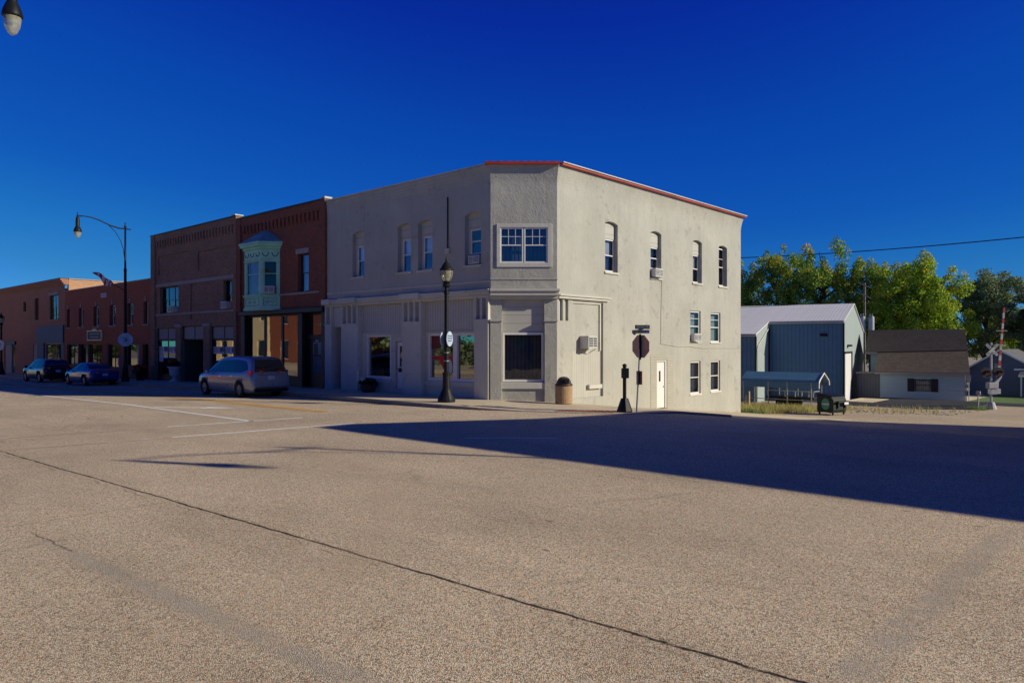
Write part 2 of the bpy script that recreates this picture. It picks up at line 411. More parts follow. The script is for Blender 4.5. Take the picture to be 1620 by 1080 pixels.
M['sedan'] = plain('blue_car_paint', (0.012, 0.03, 0.22), 0.3, 0.4, var=0.02, coat=1.0)
M['suv'] = plain('black_car_paint', (0.008, 0.009, 0.013), 0.3, 0.2, var=0.02, coat=1.0)
M['carglass'] = plain('tinted_car_glass', (0.006, 0.008, 0.012), 0.05, var=0.0, spec=1.0)
M['tyre'] = plain('tyre_rubber', (0.014, 0.014, 0.015), 0.85)
M['rim'] = plain('alloy_rim', (0.30, 0.30, 0.31), 0.35, 0.8)
M['taillight'] = plain('red_tail_lens', (0.85, 0.03, 0.02), 0.15, var=0.1, spec=0.8)
M['chrome'] = plain('chrome', (0.6, 0.6, 0.62), 0.15, 1.0, var=0.0)
M['plate'] = plain('number_plate', (0.42, 0.48, 0.60), 0.5)
M['shaded_clad'] = lines('blue_cladding_shaded', (0.09, 0.20, 0.33), 'xy', 0.30, 0.035, 0.6, 0.5, 0.06, dark=0.55)  # same cladding as the gable, shade of the front walls put into the colour
M['sunlit_clad'] = lines('blue_cladding_sunlit', (0.36, 0.42, 0.41), 'xy', 0.30, 0.03, 0.4, 0.5, 0.05, dark=0.65)  # lighter copy for the sunward walls, sunlight put into the colour
M['roof_metal'] = lines('ribbed_metal_roof', (0.80, 0.79, 0.77), 'x', 0.26, 0.04, 0.5, 0.6, 0.04, dark=0.72)
M['carport'] = lines('carport_metal', (0.12, 0.28, 0.42), 'z', 0.12, 0.02, 0.7, 0.55, 0.1, dark=0.5)
M['siding'] = lines('pale_blue_siding', (0.39, 0.51, 0.56), 'z', 0.14, 0.02, 0.7, 0.6, 0.05, dark=0.6)
M['slate_siding'] = lines('slate_siding', (0.17, 0.185, 0.21), 'xy', 0.22, 0.03, 0.7, 0.6, 0.05, dark=0.5)
M['navy_siding'] = lines('navy_siding', (0.12, 0.14, 0.21), 'z', 0.14, 0.02, 0.7, 0.6, 0.05, dark=0.6)
M['shingle'] = brick('brown_shingles', (0.125, 0.100, 0.078), (0.085, 0.068, 0.055), (0.05, 0.042, 0.036), bw=0.33, bh=0.10, dirt=0.3)
M['shingle_dark'] = brick('dark_shingles', (0.055, 0.046, 0.044), (0.040, 0.034, 0.034), (0.025, 0.022, 0.022), bw=0.33, bh=0.10, dirt=0.3)
M['shingle_grey'] = brick('grey_shingles', (0.17, 0.17, 0.18), (0.13, 0.13, 0.14), (0.09, 0.09, 0.09), bw=0.33, bh=0.10, dirt=0.2)
M['dump_green'] = plain('dumpster_paint', (0.007, 0.014, 0.013), 0.6, var=0.4)
M['dump_logo'] = plain('green_sticker', (0.05, 0.26, 0.17), 0.6)
M['wood_pole'] = plain('weathered_pole', (0.20, 0.165, 0.13), 0.9, var=0.3, scale=4, bmp=0.4)
M['rr_white'] = plain('white_signal_paint', (0.38, 0.38, 0.39), 0.5, var=0.2)
M['rr_red'] = plain('red_reflective', (0.34, 0.025, 0.03), 0.5)
M['rr_black'] = plain('black_signal_hood', (0.012, 0.012, 0.013), 0.5)
M['rr_lens'] = plain('dark_red_lens', (0.14, 0.012, 0.010), 0.2)
M['bark'] = plain('bark', (0.075, 0.055, 0.042), 0.95, var=0.3, scale=5, bmp=0.6)
M['urn'] = plain('white_urn', (0.52, 0.52, 0.54), 0.6, var=0.1)
M['red_flower'] = leaf('red_flowers', [(0.45, 0.03, 0.01), (0.55, 0.10, 0.02), (0.25, 0.02, 0.01)])
M['pot_leaf'] = leaf('dark_leaves', [(0.015, 0.03, 0.012), (0.03, 0.055, 0.02), (0.02, 0.025, 0.02)])
M['flag_red'] = plain('flag_red', (0.32, 0.035, 0.05), 0.8)
M['flag_white'] = plain('flag_white', (0.50, 0.48, 0.50), 0.8)
M['flag_blue'] = plain('flag_blue', (0.03, 0.04, 0.14), 0.8)
M['gold'] = plain('gold_leaf', (0.90, 0.58, 0.22), 0.4, 0.0)
M['banner'] = plain('banner_vinyl', (0.50, 0.50, 0.58), 0.6, var=0.1)
M['banner_ink'] = plain('banner_ink', (0.06, 0.07, 0.13), 0.6)
M['beige_wall'] = stucco('beige_render', (0.86, 0.68, 0.40), (0.6, 0.45, 0.28), 0.3, 0.2)
M['amber'] = plain('amber_display', (0.5, 0.27, 0.10), 0.7, var=0.4, scale=1.5)
M['red_car_print'] = plain('red_print', (0.55, 0.02, 0.02), 0.5, var=0.1)
M['dark_red'] = plain('dark_red_print', (0.16, 0.012, 0.012), 0.5, var=0.2)
M['wire'] = plain('black_cable', (0.01, 0.01, 0.012), 0.6)
M['dirt'] = plain('dirt_heap', (0.30, 0.19, 0.10), 0.95, var=0.4, scale=1.5, bmp=0.8)
M['straw'] = leaf('dry_grass', [(0.56, 0.44, 0.14), (0.36, 0.36, 0.10), (0.62, 0.50, 0.22), (0.22, 0.29, 0.07)], trans=0.3)
M['fresh'] = leaf('green_grass', [(0.09, 0.17, 0.04), (0.13, 0.22, 0.06), (0.2, 0.24, 0.07)], trans=0.3)

# ------------------------------------------------------------------ mesh helpers
class Fr:
    """local frame of a facade: u along it, d outwards, z up"""
    def __init__(s, o, u, n): s.o = Vector(o); s.u = Vector(u); s.n = Vector(n)
    def P(s, u, d, z): return s.o + s.u * u + s.n * d + Vector((0, 0, z))
WORLD = Fr((0, 0, 0), (1, 0, 0), (0, 1, 0))
MAIN = Fr((0, 0, 0), (1, 0, 0), (0, -1, 0))
SIDE = Fr((0, 0, 0), (0, 1, 0), (1, 0, 0))
CY = math.cos(R(YAW)); SY = math.sin(R(YAW))
CHAM = Fr((-1.95, 0, 0), (CY, SY, 0), (SY, -CY, 0))
CW = 2.637

class MB:
    def __init__(s): s.v = []; s.f = []; s.mi = []; s.cur = 0
    def add(s, vs, fs):
        n = len(s.v); s.v += [tuple(v) for v in vs]
        for f in fs: s.f.append([i + n for i in f]); s.mi.append(s.cur)
    def quad(s, a, b, c, d): s.add([a, b, c, d], [[0, 1, 2, 3]])
    def poly(s, pts): s.add(pts, [list(range(len(pts)))])
    def hexa(s, p): s.add(p, [[0, 3, 2, 1], [4, 5, 6, 7], [0, 1, 5, 4], [1, 2, 6, 5], [2, 3, 7, 6], [3, 0, 4, 7]])
    def fbox(s, fr, u0, u1, d0, d1, z0, z1):
        s.hexa([fr.P(u0, d0, z0), fr.P(u1, d0, z0), fr.P(u1, d1, z0), fr.P(u0, d1, z0), fr.P(u0, d0, z1), fr.P(u1, d0, z1), fr.P(u1, d1, z1), fr.P(u0, d1, z1)]); return s
    def box(s, x0, x1, y0, y1, z0, z1): return s.fbox(WORLD, x0, x1, y0, y1, z0, z1)
    def extrude(s, pts, vec):
        vec = Vector(vec); a = [Vector(p) for p in pts]; b = [p + vec for p in a]; n = len(a)
        s.add(a + b, [list(range(n))[::-1], list(range(n, 2 * n))] + [[i, (i + 1) % n, n + (i + 1) % n, n + i] for i in range(n)]); return s
    def tube(s, path, r, seg=8, cap=True):
        path = [Vector(p) for p in path]; rs = r if isinstance(r, (list, tuple)) else [r] * len(path)
        vs = []
        for i, p in enumerate(path):
            tg = (path[min(i + 1, len(path) - 1)] - path[max(i - 1, 0)])
            tg = tg.normalized() if tg.length > 1e-9 else Vector((0, 0, 1))
            a = tg.cross(Vector((0, 0, 1)))
            if a.length < 0.05: a = tg.cross(Vector((0, 1, 0)))
            a.normalize(); b = tg.cross(a)
            for k in range(seg):
                an = 2 * math.pi * k / seg
                vs.append(p + (a * math.cos(an) + b * math.sin(an)) * rs[i])
        fs = []
        for i in range(len(path) - 1):
            for k in range(seg):
                fs.append([i * seg + k, i * seg + (k + 1) % seg, (i + 1) * seg + (k + 1) % seg, (i + 1) * seg + k])
        if cap: fs += [list(range(seg))[::-1], list(range((len(path) - 1) * seg, len(path) * seg))]
        s.add(vs, fs); return s
    def lathe(s, prof, c=(0, 0, 0), seg=16, axis='z', cap=True):
        vs = []
        for r, h in prof:
            for k in range(seg):
                a = 2 * math.pi * k / seg; x, y = r * math.cos(a), r * math.sin(a)
                q = (x, y, h) if axis == 'z' else (x, h, y) if axis == 'y' else (h, x, y)
                vs.append((c[0] + q[0], c[1] + q[1], c[2] + q[2]))
        fs = []
        for i in range(len(prof) - 1):
            for k in range(seg):
                fs.append([i * seg + k, i * seg + (k + 1) % seg, (i + 1) * seg + (k + 1) % seg, (i + 1) * seg + k])
        if cap: fs += [list(range(seg))[::-1], list(range((len(prof) - 1) * seg, len(prof) * seg))]
        s.add(vs, fs); return s
    def grid(s, pts):
        """pts: list of rows of points"""
        n = len(pts[0]); vs = [p for r in pts for p in r]
        s.add(vs, [[i * n + j, i * n + j + 1, (i + 1) * n + j + 1, (i + 1) * n + j] for i in range(len(pts) - 1) for j in range(n - 1)]); return s
    def build(s, name, mats, parent=None, smooth=False, recalc=True, bevel=0):
        me = bpy.data.meshes.new(name)
        off = wloc(parent)
        me.from_pydata([(v[0] - off[0], v[1] - off[1], v[2] - off[2]) for v in s.v], [], s.f)
        if not isinstance(mats, (list, tuple)): mats = [mats]
        for m in mats: me.materials.append(m)
        if len(mats) > 1: me.polygons.foreach_set('material_index', s.mi)
        if recalc:
            bm = bmesh.new(); bm.from_mesh(me); bmesh.ops.recalc_face_normals(bm, faces=bm.faces); bm.to_mesh(me); bm.free()
        if smooth: me.polygons.foreach_set('use_smooth', [True] * len(me.polygons))
        me.update()
        o = bpy.data.objects.new(name, me); col.objects.link(o)
        if parent is not None: o.parent = parent
        if bevel:
            b = o.modifiers.new('bevel', 'BEVEL'); b.width = bevel; b.segments = 2; b.limit_method = 'ANGLE'
        return o

def wloc(o):
    v = Vector((0, 0, 0))
    while o is not None: v += o.location; o = o.parent
    return v

def tag(o, label, cat, group=None, kind=None):
    if label: o['label'] = label
    if cat: o['category'] = cat
    if group: o['group'] = group
    if kind: o['kind'] = kind
    return o

def thing(name, label, cat, loc=(0, 0, 0), group=None):
    o = bpy.data.objects.new(name, None); o.empty_display_size = 0.3; col.objects.link(o); o.location = loc
    return tag(o, label, cat, group)

def struct(o): o['kind'] = 'structure'; return o

def copy_tree(o, parent=None):
    c = o.copy(); col.objects.link(c); c.parent = parent
    for ch in list(o.children): copy_tree(ch, c)
    return c

def text(s, name, size, parent, at, ux, up, m, extrude=0.004, align='CENTER', sx=1.0):
    cu = bpy.data.curves.new(name, 'FONT'); cu.body = s; cu.size = size; cu.extrude = extrude; cu.align_x = align; cu.align_y = 'CENTER'
    cu.materials.append(m)
    tmp = bpy.data.objects.new(name, cu); col.objects.link(tmp)
    dg = bpy.context.evaluated_depsgraph_get(); dg.update()
    me = bpy.data.meshes.new_from_object(tmp.evaluated_get(dg)); bpy.data.objects.remove(tmp)
    o = bpy.data.objects.new(name, me); col.objects.link(o)
    ux = Vector(ux).normalized(); up = Vector(up).normalized(); n = ux.cross(up)
    mt = Matrix(((ux.x * sx, up.x, n.x, 0), (ux.y * sx, up.y, n.y, 0), (ux.z * sx, up.z, n.z, 0), (0, 0, 0, 1)))
    o.parent = parent
    mt.translation = Vector(at) - wloc(parent)
    o.matrix_local = mt
    return o

def wall(mb, fr, u0, u1, z0, z1, holes, d=0.0):
    """a wall face with real openings; hole = (u0, u1, z0, z1, reveal depth, arch rise)"""
    us = sorted({u0, u1} | {h[0] for h in holes} | {h[1] for h in holes})
    zs = sorted({z0, z1} | {h[2] for h in holes} | {h[3] for h in holes})
    us = [u for u in us if u0 <= u <= u1]; zs = [z for z in zs if z0 <= z <= z1]
    for i in range(len(us) - 1):
        for j in range(len(zs) - 1):
            uc = (us[i] + us[i + 1]) / 2; zc = (zs[j] + zs[j + 1]) / 2
            if any(h[0] < uc < h[1] and h[2] < zc < h[3] for h in holes): continue
            mb.quad(fr.P(us[i], d, zs[j]), fr.P(us[i + 1], d, zs[j]), fr.P(us[i + 1], d, zs[j + 1]), fr.P(us[i], d, zs[j + 1]))
    for h in holes:
        a, b, c, e, dep = h[:5]; rise = h[5] if len(h) > 5 else 0
        q = d - dep
        n = 8 if rise else 1
        top = [(a + (b - a) * k / n, e - (rise * (2 * k / n - 1) ** 2 if rise else 0)) for k in range(n + 1)]
        for k in range(n):
            (ua, za), (ub, zb) = top[k], top[k + 1]
            mb.quad(fr.P(ua, d, za), fr.P(ub, d, zb), fr.P(ub, q, zb), fr.P(ua, q, za))
            if rise: mb.quad(fr.P(ua, d, za), fr.P(ub, d, zb), fr.P(ub, d, e), fr.P(ua, d, e))
        mb.quad(fr.P(a, d, c), fr.P(b, d, c), fr.P(b, q, c), fr.P(a, q, c))
        mb.quad(fr.P(a, d, c), fr.P(a, d, e - rise), fr.P(a, q, e - rise), fr.P(a, q, c))
        mb.quad(fr.P(b, d, c), fr.P(b, d, e - rise), fr.P(b, q, e - rise), fr.P(b, q, c))

def window(fr, parent, u0, u1, z0, z1, d, fm, pm, back, kind='double', fw=0.05, rails=(), mull=(), back2=None, split=0.5, bd=0.14, name='window', th=0.06):
    """frame (the part) with pane and curtain as its sub-parts; d = plane of the frame's back"""
    f = MB()
    f.fbox(fr, u0, u0 + fw, d, d + th, z0, z1); f.fbox(fr, u1 - fw, u1, d, d + th, z0, z1)
    f.fbox(fr, u0 + fw, u1 - fw, d, d + th, z0, z0 + fw); f.fbox(fr, u0 + fw, u1 - fw, d, d + th, z1 - fw, z1)
    zm = z0 + (z1 - z0) * split
    if kind == 'double': f.fbox(fr, u0 + fw, u1 - fw, d, d + th - 0.012, zm - 0.022, zm + 0.022)
    for r in rails:
        f.fbox(fr, u0 + fw, u1 - fw, d + 0.004, d + th - 0.02, z0 + (z1 - z0) * r - 0.012, z0 + (z1 - z0) * r + 0.012)
    for r in mull:
        f.fbox(fr, u0 + (u1 - u0) * r - 0.02, u0 + (u1 - u0) * r + 0.02, d + 0.002, d + th - 0.006, z0 + fw, z1 - fw)
    fo = f.build(name, fm, parent)
    p = MB()
    if kind == 'double':
        p.quad(fr.P(u0 + fw, d + 0.014, z0 + fw), fr.P(u1 - fw, d + 0.014, z0 + fw), fr.P(u1 - fw, d + 0.014, zm), fr.P(u0 + fw, d + 0.014, zm))
        p.quad(fr.P(u0 + fw, d + 0.030, zm), fr.P(u1 - fw, d + 0.030, zm), fr.P(u1 - fw, d + 0.030, z1 - fw), fr.P(u0 + fw, d + 0.030, z1 - fw))
    else:
        p.quad(fr.P(u0 + fw, d + 0.02, z0 + fw), fr.P(u1 - fw, d + 0.02, z0 + fw), fr.P(u1 - fw, d + 0.02, z1 - fw), fr.P(u0 + fw, d + 0.02, z1 - fw))
    p.build('pane', pm, fo, recalc=False)
    c = MB(); c.fbox(fr, u0, u1, d - bd - 0.02, d - bd, z0, zm if back2 else z1)
    c.build('curtain_or_backing', back, fo)  # near-black backings put the darkness of the room behind into colour
    if back2:
        c = MB(); c.fbox(fr, u0, u1, d - bd + 0.03, d - bd + 0.04, zm, z1); c.build('blind', back2, fo)
    return fo

def sill(fr, fo, u0, u1, z, m, d=0.0, h=0.09, out=0.06):
    MB().fbox(fr, u0 - 0.06, u1 + 0.06, d + 0.002, d + out, z - h, z).build('sill', m, fo, bevel=0.008)

# ------------------------------------------------------------------ ground
def lerp(tab, x):
    if x <= tab[0][0]: return tab[0][1]
    for (a, b), (c, d) in zip(tab, tab[1:]):
        if x <= c: return b + (d - b) * (x - a) / (c - a)
    return tab[-1][1]
ZY = [(0, 0), (2, -0.12), (6.3, -0.66), (18, -1.62), (28, -1.85), (40, -2.2), (60, -2.4)]
def gx(x): return 0.012 * (x + 12) if x < -12 else 0.0
def zr(x, y): return lerp(ZY, y) + max(gx(x), -3.0) + (lerp([(-9, 0), (-3, -0.06), (0, -0.06)], y) * min(1.0, (-1.5 - x) / 6.0) if x < -1.5 and y < 0 else 0.0)

xs = [-1500, -600, -300, -160] + [-120 + 4 * i for i in range(54)] + [110, 160, 300, 600, 1500]
ys = [-1500, -600, -300, -120, -60, -40, -28, -20, -12, -9, -7, -5, -3.1] + [0, 1, 2, 4, 6.3, 8, 10, 12, 15, 18, 21, 24, 28, 32, 36, 40, 46, 52, 60, 80, 120, 200, 400, 800, 1500]
g = MB(); g.grid([[(x, y, zr(x, y) - 0.05) for y in ys] for x in xs])
struct(g.build('ground', M['soil'], smooth=True))

def sheet(name, m, x0, x1, y0, y1, dz, nx, ny, smooth=True):
    b = MB()
    X = [x0 + (x1 - x0) * i / nx for i in range(nx + 1)]
    Y = sorted({y0 + (y1 - y0) * i / ny for i in range(ny + 1)} | {y for y, _ in ZY if y0 < y < y1})
    X = sorted(set(X) | ({-12} if x0 < -12 < x1 else set()))
    b.grid([[(x, y, zr(x, y) + dz) for y in Y] for x in X])
    return struct(b.build(name, m, smooth=smooth))
sheet('main_street', M['road'], -110, 60, -34, 0.0, 0.0, 170, 34)
sheet('side_street', M['side_road'], 0.4, 15.6, 0.0, 58, 0.0, 8, 26)

# pavements: the main street one is raised, ramps down round the corner and follows the side street downhill
def zs_side(y): return lerp([(1.8, 0.02), (6.2, -0.44), (9.6, -0.74), (18.3, -1.52), (20, -1.68)], y)
out_ = [(-1.5, -2.85, 0.12), (0.0, -2.5, 0.07), (1.5, -1.9, 0.02), (3.3, -1.2, 0.012), (4.6, -0.4, 0.012), (5.1, 0.8, 0.012), (5.1, 2.0, -0.04), (5.1, 4.0, -0.23), (5.1, 6.2, -0.46)]
inn_ = [(-1.95, -0.0, 0.12), (-1.6, 0.3, 0.11), (-1.2, 0.7, 0.09), (-0.6, 1.2, 0.06), (0.0, 1.8, 0.02), (-0.02, 2.3, -0.03), (-0.02, 3.0, -0.10), (-0.02, 4.4, -0.25), (-0.02, 6.2, -0.44)]
b = MB()
rows = []
for (a, c) in zip(out_, inn_):
    rows.append([Vector(a) + (Vector(c) - Vector(a)) * k / 6 for k in range(7)])
b.grid(rows)
MP = [(-110, 0), (-60, 0), (-12, 0), (-1.5, 0)]
X = [-110, -90, -70, -50, -35, -24, -12, -1.5]
b.grid([[(x if y > -2.8 or x < -2 else -1.5, y, 0.12 + gx(x)) for y in (-2.85, -2.0, -1.0, 0.3)] for x in X[:-1]] + [[Vector((-1.5, -2.85, 0.12)), Vector((-1.62, -1.9, 0.12)), Vector((-1.78, -0.95, 0.12)), Vector((-1.95, 0.3, 0.12))]])
struct(b.build('pavement', M['concrete'], recalc=False))
k = MB()
for x0, x1 in zip(X, X[1:]):
    a, c = 0.12 + gx(x0), 0.12 + gx(x1)
    k.hexa([(x0, -2.99, a - 0.3), (x1, -2.99, c - 0.3), (x1, -2.85, c - 0.3), (x0, -2.85, a - 0.3), (x0, -2.99, a + 0.004), (x1, -2.99, c + 0.004), (x1, -2.85, c + 0.004), (x0, -2.85, a + 0.004)])
def offs(p, q, d=0.14):
    t = Vector((q[0] - p[0], q[1] - p[1], 0)).normalized(); return Vector((t.y, -t.x, 0)) * d
nrm = []
for i in range(len(out_)):
    nrm.append(offs(out_[max(i - 1, 0)], out_[min(i + 1, len(out_) - 1)]))
nrm[0] = Vector((0, -0.14, 0))
for i in range(len(out_) - 1):
    p, q = Vector(out_[i]), Vector(out_[i + 1]); dn = Vector((0, 0, -0.35)); upz = Vector((0, 0, 0.004))
    k.hexa([p + nrm[i] + dn, q + nrm[i + 1] + dn, q + dn, p + dn, p + nrm[i] + upz, q + nrm[i + 1] + upz, q + upz, p + upz])
struct(k.build('kerb', M['kerb'], bevel=0.02))
b = MB()
Yd = [6.2, 8, 9.6, 12, 15, 18.3, 20]
b.grid([[(-0.3, y, zs_side(y)), (1.5, y, zs_side(y)), (3.4, y, zs_side(y) - 0.01), (5.6, y, zr(5, y) + 0.006)] for y in Yd])
struct(b.build('driveway_apron', M['concrete'], recalc=False))
tc = MB()
for i in range(9):
    for j in range(4):
        x = 2.45 + 0.20 * i; y = -1.38 + 0.11 * i * 1.0 + 0.2 * j - 0.05
        tc.fbox(Fr((x, y, 0.02), (0.876, 0.482, 0), (-0.482, 0.876, 0)), 0, 0.19, 0, 0.19, -0.008, 0.006)
struct(tc.build('tactile_paving', M['tactile']))

# paint on the road
def stripe(name, m, p, q, wd, dz=0.008, n=1):
    p = Vector(p); q = Vector(q); t = (q - p).normalized(); s_ = Vector((-t.y, t.x)) * wd / 2
    b = MB(); n = max(1, int((q - p).length / 0.5))
    rows = []
    for i in range(n + 1):
        c = p + (q - p) * i / n
        rows.append([(c.x + s_.x, c.y + s_.y, zr(c.x, c.y) + dz), (c.x - s_.x, c.y - s_.y, zr(c.x, c.y) + dz)])
    b.grid(rows); return struct(b.build(name, m, recalc=False))
stripe('lane_line', M['white_line'], (-75, -10.9), (-2.3, -9.95), 0.16)
stripe('crossing_line', M['faint_line'], (-3.1, -16.4), (-2.62, -12.3), 0.13); stripe('crossing_line', M['worn_line'], (-2.62, -12.3), (-2.15, -8.3), 0.15)
stripe('crossing_line', M['faint_line'], (-0.65, -16.9), (-0.18, -13.2), 0.13); stripe('crossing_line', M['worn_line'], (-0.18, -13.2), (0.45, -8.2), 0.16)
stripe('crossing_line', M['worn_line'], (5.3, -8.45), (7.0, -6.9), 0.14)
stripe('centre_line', M['yellow_line'], (-75, -7.5), (-3.4, -6.55), 0.13)
stripe('centre_line', M['yellow_line'], (-75, -7.78), (-3.4, -6.83), 0.13)
stripe('edge_line', M['faint_line'], (10.0, 1.0), (10.0, 15.0), 0.13)
stripe('edge_line', M['faint_line'], (6.0, 6.0), (6.0, 16.0), 0.10)
ar = MB()
def arp(pts): ar.poly([(x, y, zr(x, y) + 0.006) for x, y in pts])
ux = Vector((0.796, 0.605)); uy = Vector((-0.605, 0.796)); o = Vector((-9.6, -9.84))
def AR(a, c): v = o + ux * a + uy * c; return (v.x, v.y)
arp([AR(0, -0.10), AR(2.0, -0.10), AR(2.0, 0.10), AR(0, 0.10)]); arp([AR(1.9, -0.34), AR(3.15, 0.0), AR(1.9, 0.34)])
struct(ar.build('turn_arrow', M['white_line'], recalc=False))
stripe('old_turn_mark', M['worn_line'], (-22.5, -12.6), (-19.6, -12.2), 0.14)

# ------------------------------------------------------------------ white corner building
WB = thing('corner_building', 'two-storey white stucco corner building with chamfered corner and red roof edge', 'building', (-6, 9, 0))
ZT = 8.6
upm = [(-11.17, -10.23), (-7.76, -6.83), (-6.35, -5.41), (-3.42, -2.48)]
ups = [(5.06, 6.02), (8.72, 9.68), (12.72, 13.68), (15.55, 16.52)]
wb = MB()
holes = [(a, c, 5.53, 7.68, 0.26, 0.10) for a, c in upm]
holes += [(-12.77, -11.90, 0.05, 4.12, 0.10), (-10.59, -7.27, 0.05, 4.15, 0.16), (-6.02, -2.73, 0.05, 4.15, 0.16)]
wall(wb, MAIN, -13.3, -1.95, -0.3, ZT, holes)
holes = [(0.30, 2.34, 5.42, 7.03, 0.06), (0.45, 2.13, 0.78, 4.10, 0.22)]
wall(wb, CHAM, 0, CW, -0.3, ZT, holes)
holes = [(a, c, 5.44, 7.63, 0.24, 0.10) for a, c in ups]
holes += [(12.47, 13.55, 2.44, 4.02, 0.16), (14.63, 15.75, 2.42, 4.0, 0.16), (12.47, 13.55, -0.2, 1.46, 0.16), (14.65, 15.72, -0.16, 1.46, 0.16),
          (9.24, 10.2, -0.75, 1.57, 0.18), (1.90, 2.14, 3.26, 4.12, 0.12), (2.26, 2.50, 3.26, 4.12, 0.12), (2.80, 4.92, 0.10, 4.08, 0.14)]
wall(wb, SIDE, 1.775, 18.2, -2.4, ZT, holes)
# flared top: three facades lean outwards together
fl = []
for i in range(7):
    q = i / 6; z = ZT + (9.42 - ZT) * q; dl = 0.16 * q * q
    Lp = Vector((-1.95, 0, 0)) + Vector((0.387, -1.0, 0)) * dl; Rp = Vector((0, 1.775, 0)) + Vector((1.0, -0.442, 0)) * dl
    fl.append([Vector((-13.3, -dl * 0.4, z)), Vector((Lp.x, Lp.y, z)), Vector((Rp.x, Rp.y, z)), Vector((dl, 18.2 + dl * 0.6, z)), Vector((-13.3, 18.2 + dl * 0.6, z))])
for r0, r1 in zip(fl, fl[1:]):
    for j in range(4): wb.quad(r0[j], r0[j + 1], r1[j + 1], r1[j])
wb.quad((0, 18.2, -2.4), (-13.3, 18.2, -2.4), (-13.3, 18.2, ZT), (0, 18.2, ZT))
wb.quad((-13.3, 0, -0.3), (-13.3, 18.2, -0.3), (-13.3, 18.2, 9.42), (-13.3, 0, 9.42))
wb.build('wall', M['stucco'], WB, recalc=False)
rf = MB(); rf.poly([(-13.4, -0.05, 9.43), (-1.9, -0.1, 9.43), (0.1, 1.7, 9.43), (0.12, 18.3, 9.43), (-13.4, 18.3, 9.43)])
rf.build('roof', M['roof_dark'], WB, recalc=False)
cp = MB(); cp.fbox(MAIN, -13.34, -2.02, -0.3, 0.13, 9.432, 9.50); cp.build('parapet_cap', M['trim'], WB)
rt = MB()
rt.fbox(Fr((-1.98, -0.19, 0), (CY, SY, 0), (SY, -CY, 0)), -0.06, 2.88, -0.20, 0.14, 9.40, 9.50)
rt.build('red_roof_trim', M['red_trim'], WB)
rt = MB(); rt.fbox(SIDE, 1.80, 18.36, -0.10, 0.27, 9.395, 9.47); rt.build('red_roof_trim', M['red_trim'], WB)
rt = MB(); rt.fbox(SIDE, 1.80, 18.36, -0.10, 0.32, 9.474, 9.515); rt.build('drip_edge', M['trim'], WB)
rt = MB()
for i in range(60):
    y = 1.9 + i * 0.275; rt.fbox(SIDE, y, y + 0.13, -0.05, 0.20, 9.518, 9.55)
rt.fbox(SIDE, 1.85, 18.3, -0.2, 0.12, 9.518, 9.536)
for i in range(9):
    u = 0.05 + i * 0.31; rt.fbox(Fr((-1.98, -0.19, 0), (CY, SY, 0), (SY, -CY, 0)), u, u + 0.15, -0.15, 0.03, 9.502, 9.545)
rt.fbox(Fr((-1.98, -0.19, 0), (CY, SY, 0), (SY, -CY, 0)), -0.1, 2.8, -0.25, -0.03, 9.502, 9.53)
rt.build('roof_edge', M['roof_dark'], WB)

# upper windows on the main street
for i, (a, c) in enumerate(upm):
    MB().fbox(MAIN, a, c, -0.28, -0.19, 7.0, 7.68).build('infill_panel', M['infill'], WB)
    fo = window(MAIN, WB, a + 0.16, c, 5.56 if i < 3 else 5.98, 7.0, -0.26, M['vinyl'], M['sky_glass'], M['dark_in'], fw=0.05, back2=None if i == 3 else M['pale_blind'], split=0.52)
    MB().fbox(MAIN, a, a + 0.16, -0.28, -0.22, 5.53, 7.0).build('jamb_board', M['trim'], fo)
    sill(MAIN, fo, a, c, 5.53, M['trim'])
    if i == 3: MB().fbox(MAIN, a + 0.12, c, -0.25, -0.16, 5.56, 5.98).build('ac_board', M['darkwood'], fo)
# upper windows on the side street
for i, (a, c) in enumerate(ups):
    top = 6.9 if i < 3 else 7.5
    if i < 3: MB().fbox(SIDE, a, c, -0.26, -0.16, 6.9, 7.63).build('infill_panel', M['infill'], WB)
    z0 = 5.47 if i != 1 else 5.86
    fo = window(SIDE, WB, a, c, z0, top, -0.25, M['vinyl'], M['sky_glass'], M['dark_in'], fw=0.06, back2=(M['lace'] if i in (0, 2) else None), split=0.5, rails=(0.72,) if i == 3 else ())
    if i == 1: MB().fbox(SIDE, a, c, -0.25, -0.19, 5.45, 5.86).build('ac_board', M['vinyl'], fo)
    sill(SIDE, fo, a, c, 5.44, M['trim'])
for a, c, z0, z1, bk in ((12.47, 13.55, 2.44, 4.02, M['lace']), (14.63, 15.75, 2.42, 4.0, M['lace']), (12.47, 13.55, -0.2, 1.46, M['curtain_or_backing']), (14.65, 15.72, -0.16, 1.46, M['curtain_or_backing'])):
    fo = window(SIDE, WB, a, c, z0, z1, -0.13, M['vinyl'], M['glass'], bk, fw=0.08, rails=(0.75,) if z0 > 2 else ())
    sill(SIDE, fo, a, c, z0, M['vinyl'] if z0 < 1 else M['trim'], h=0.07, out=0.04)
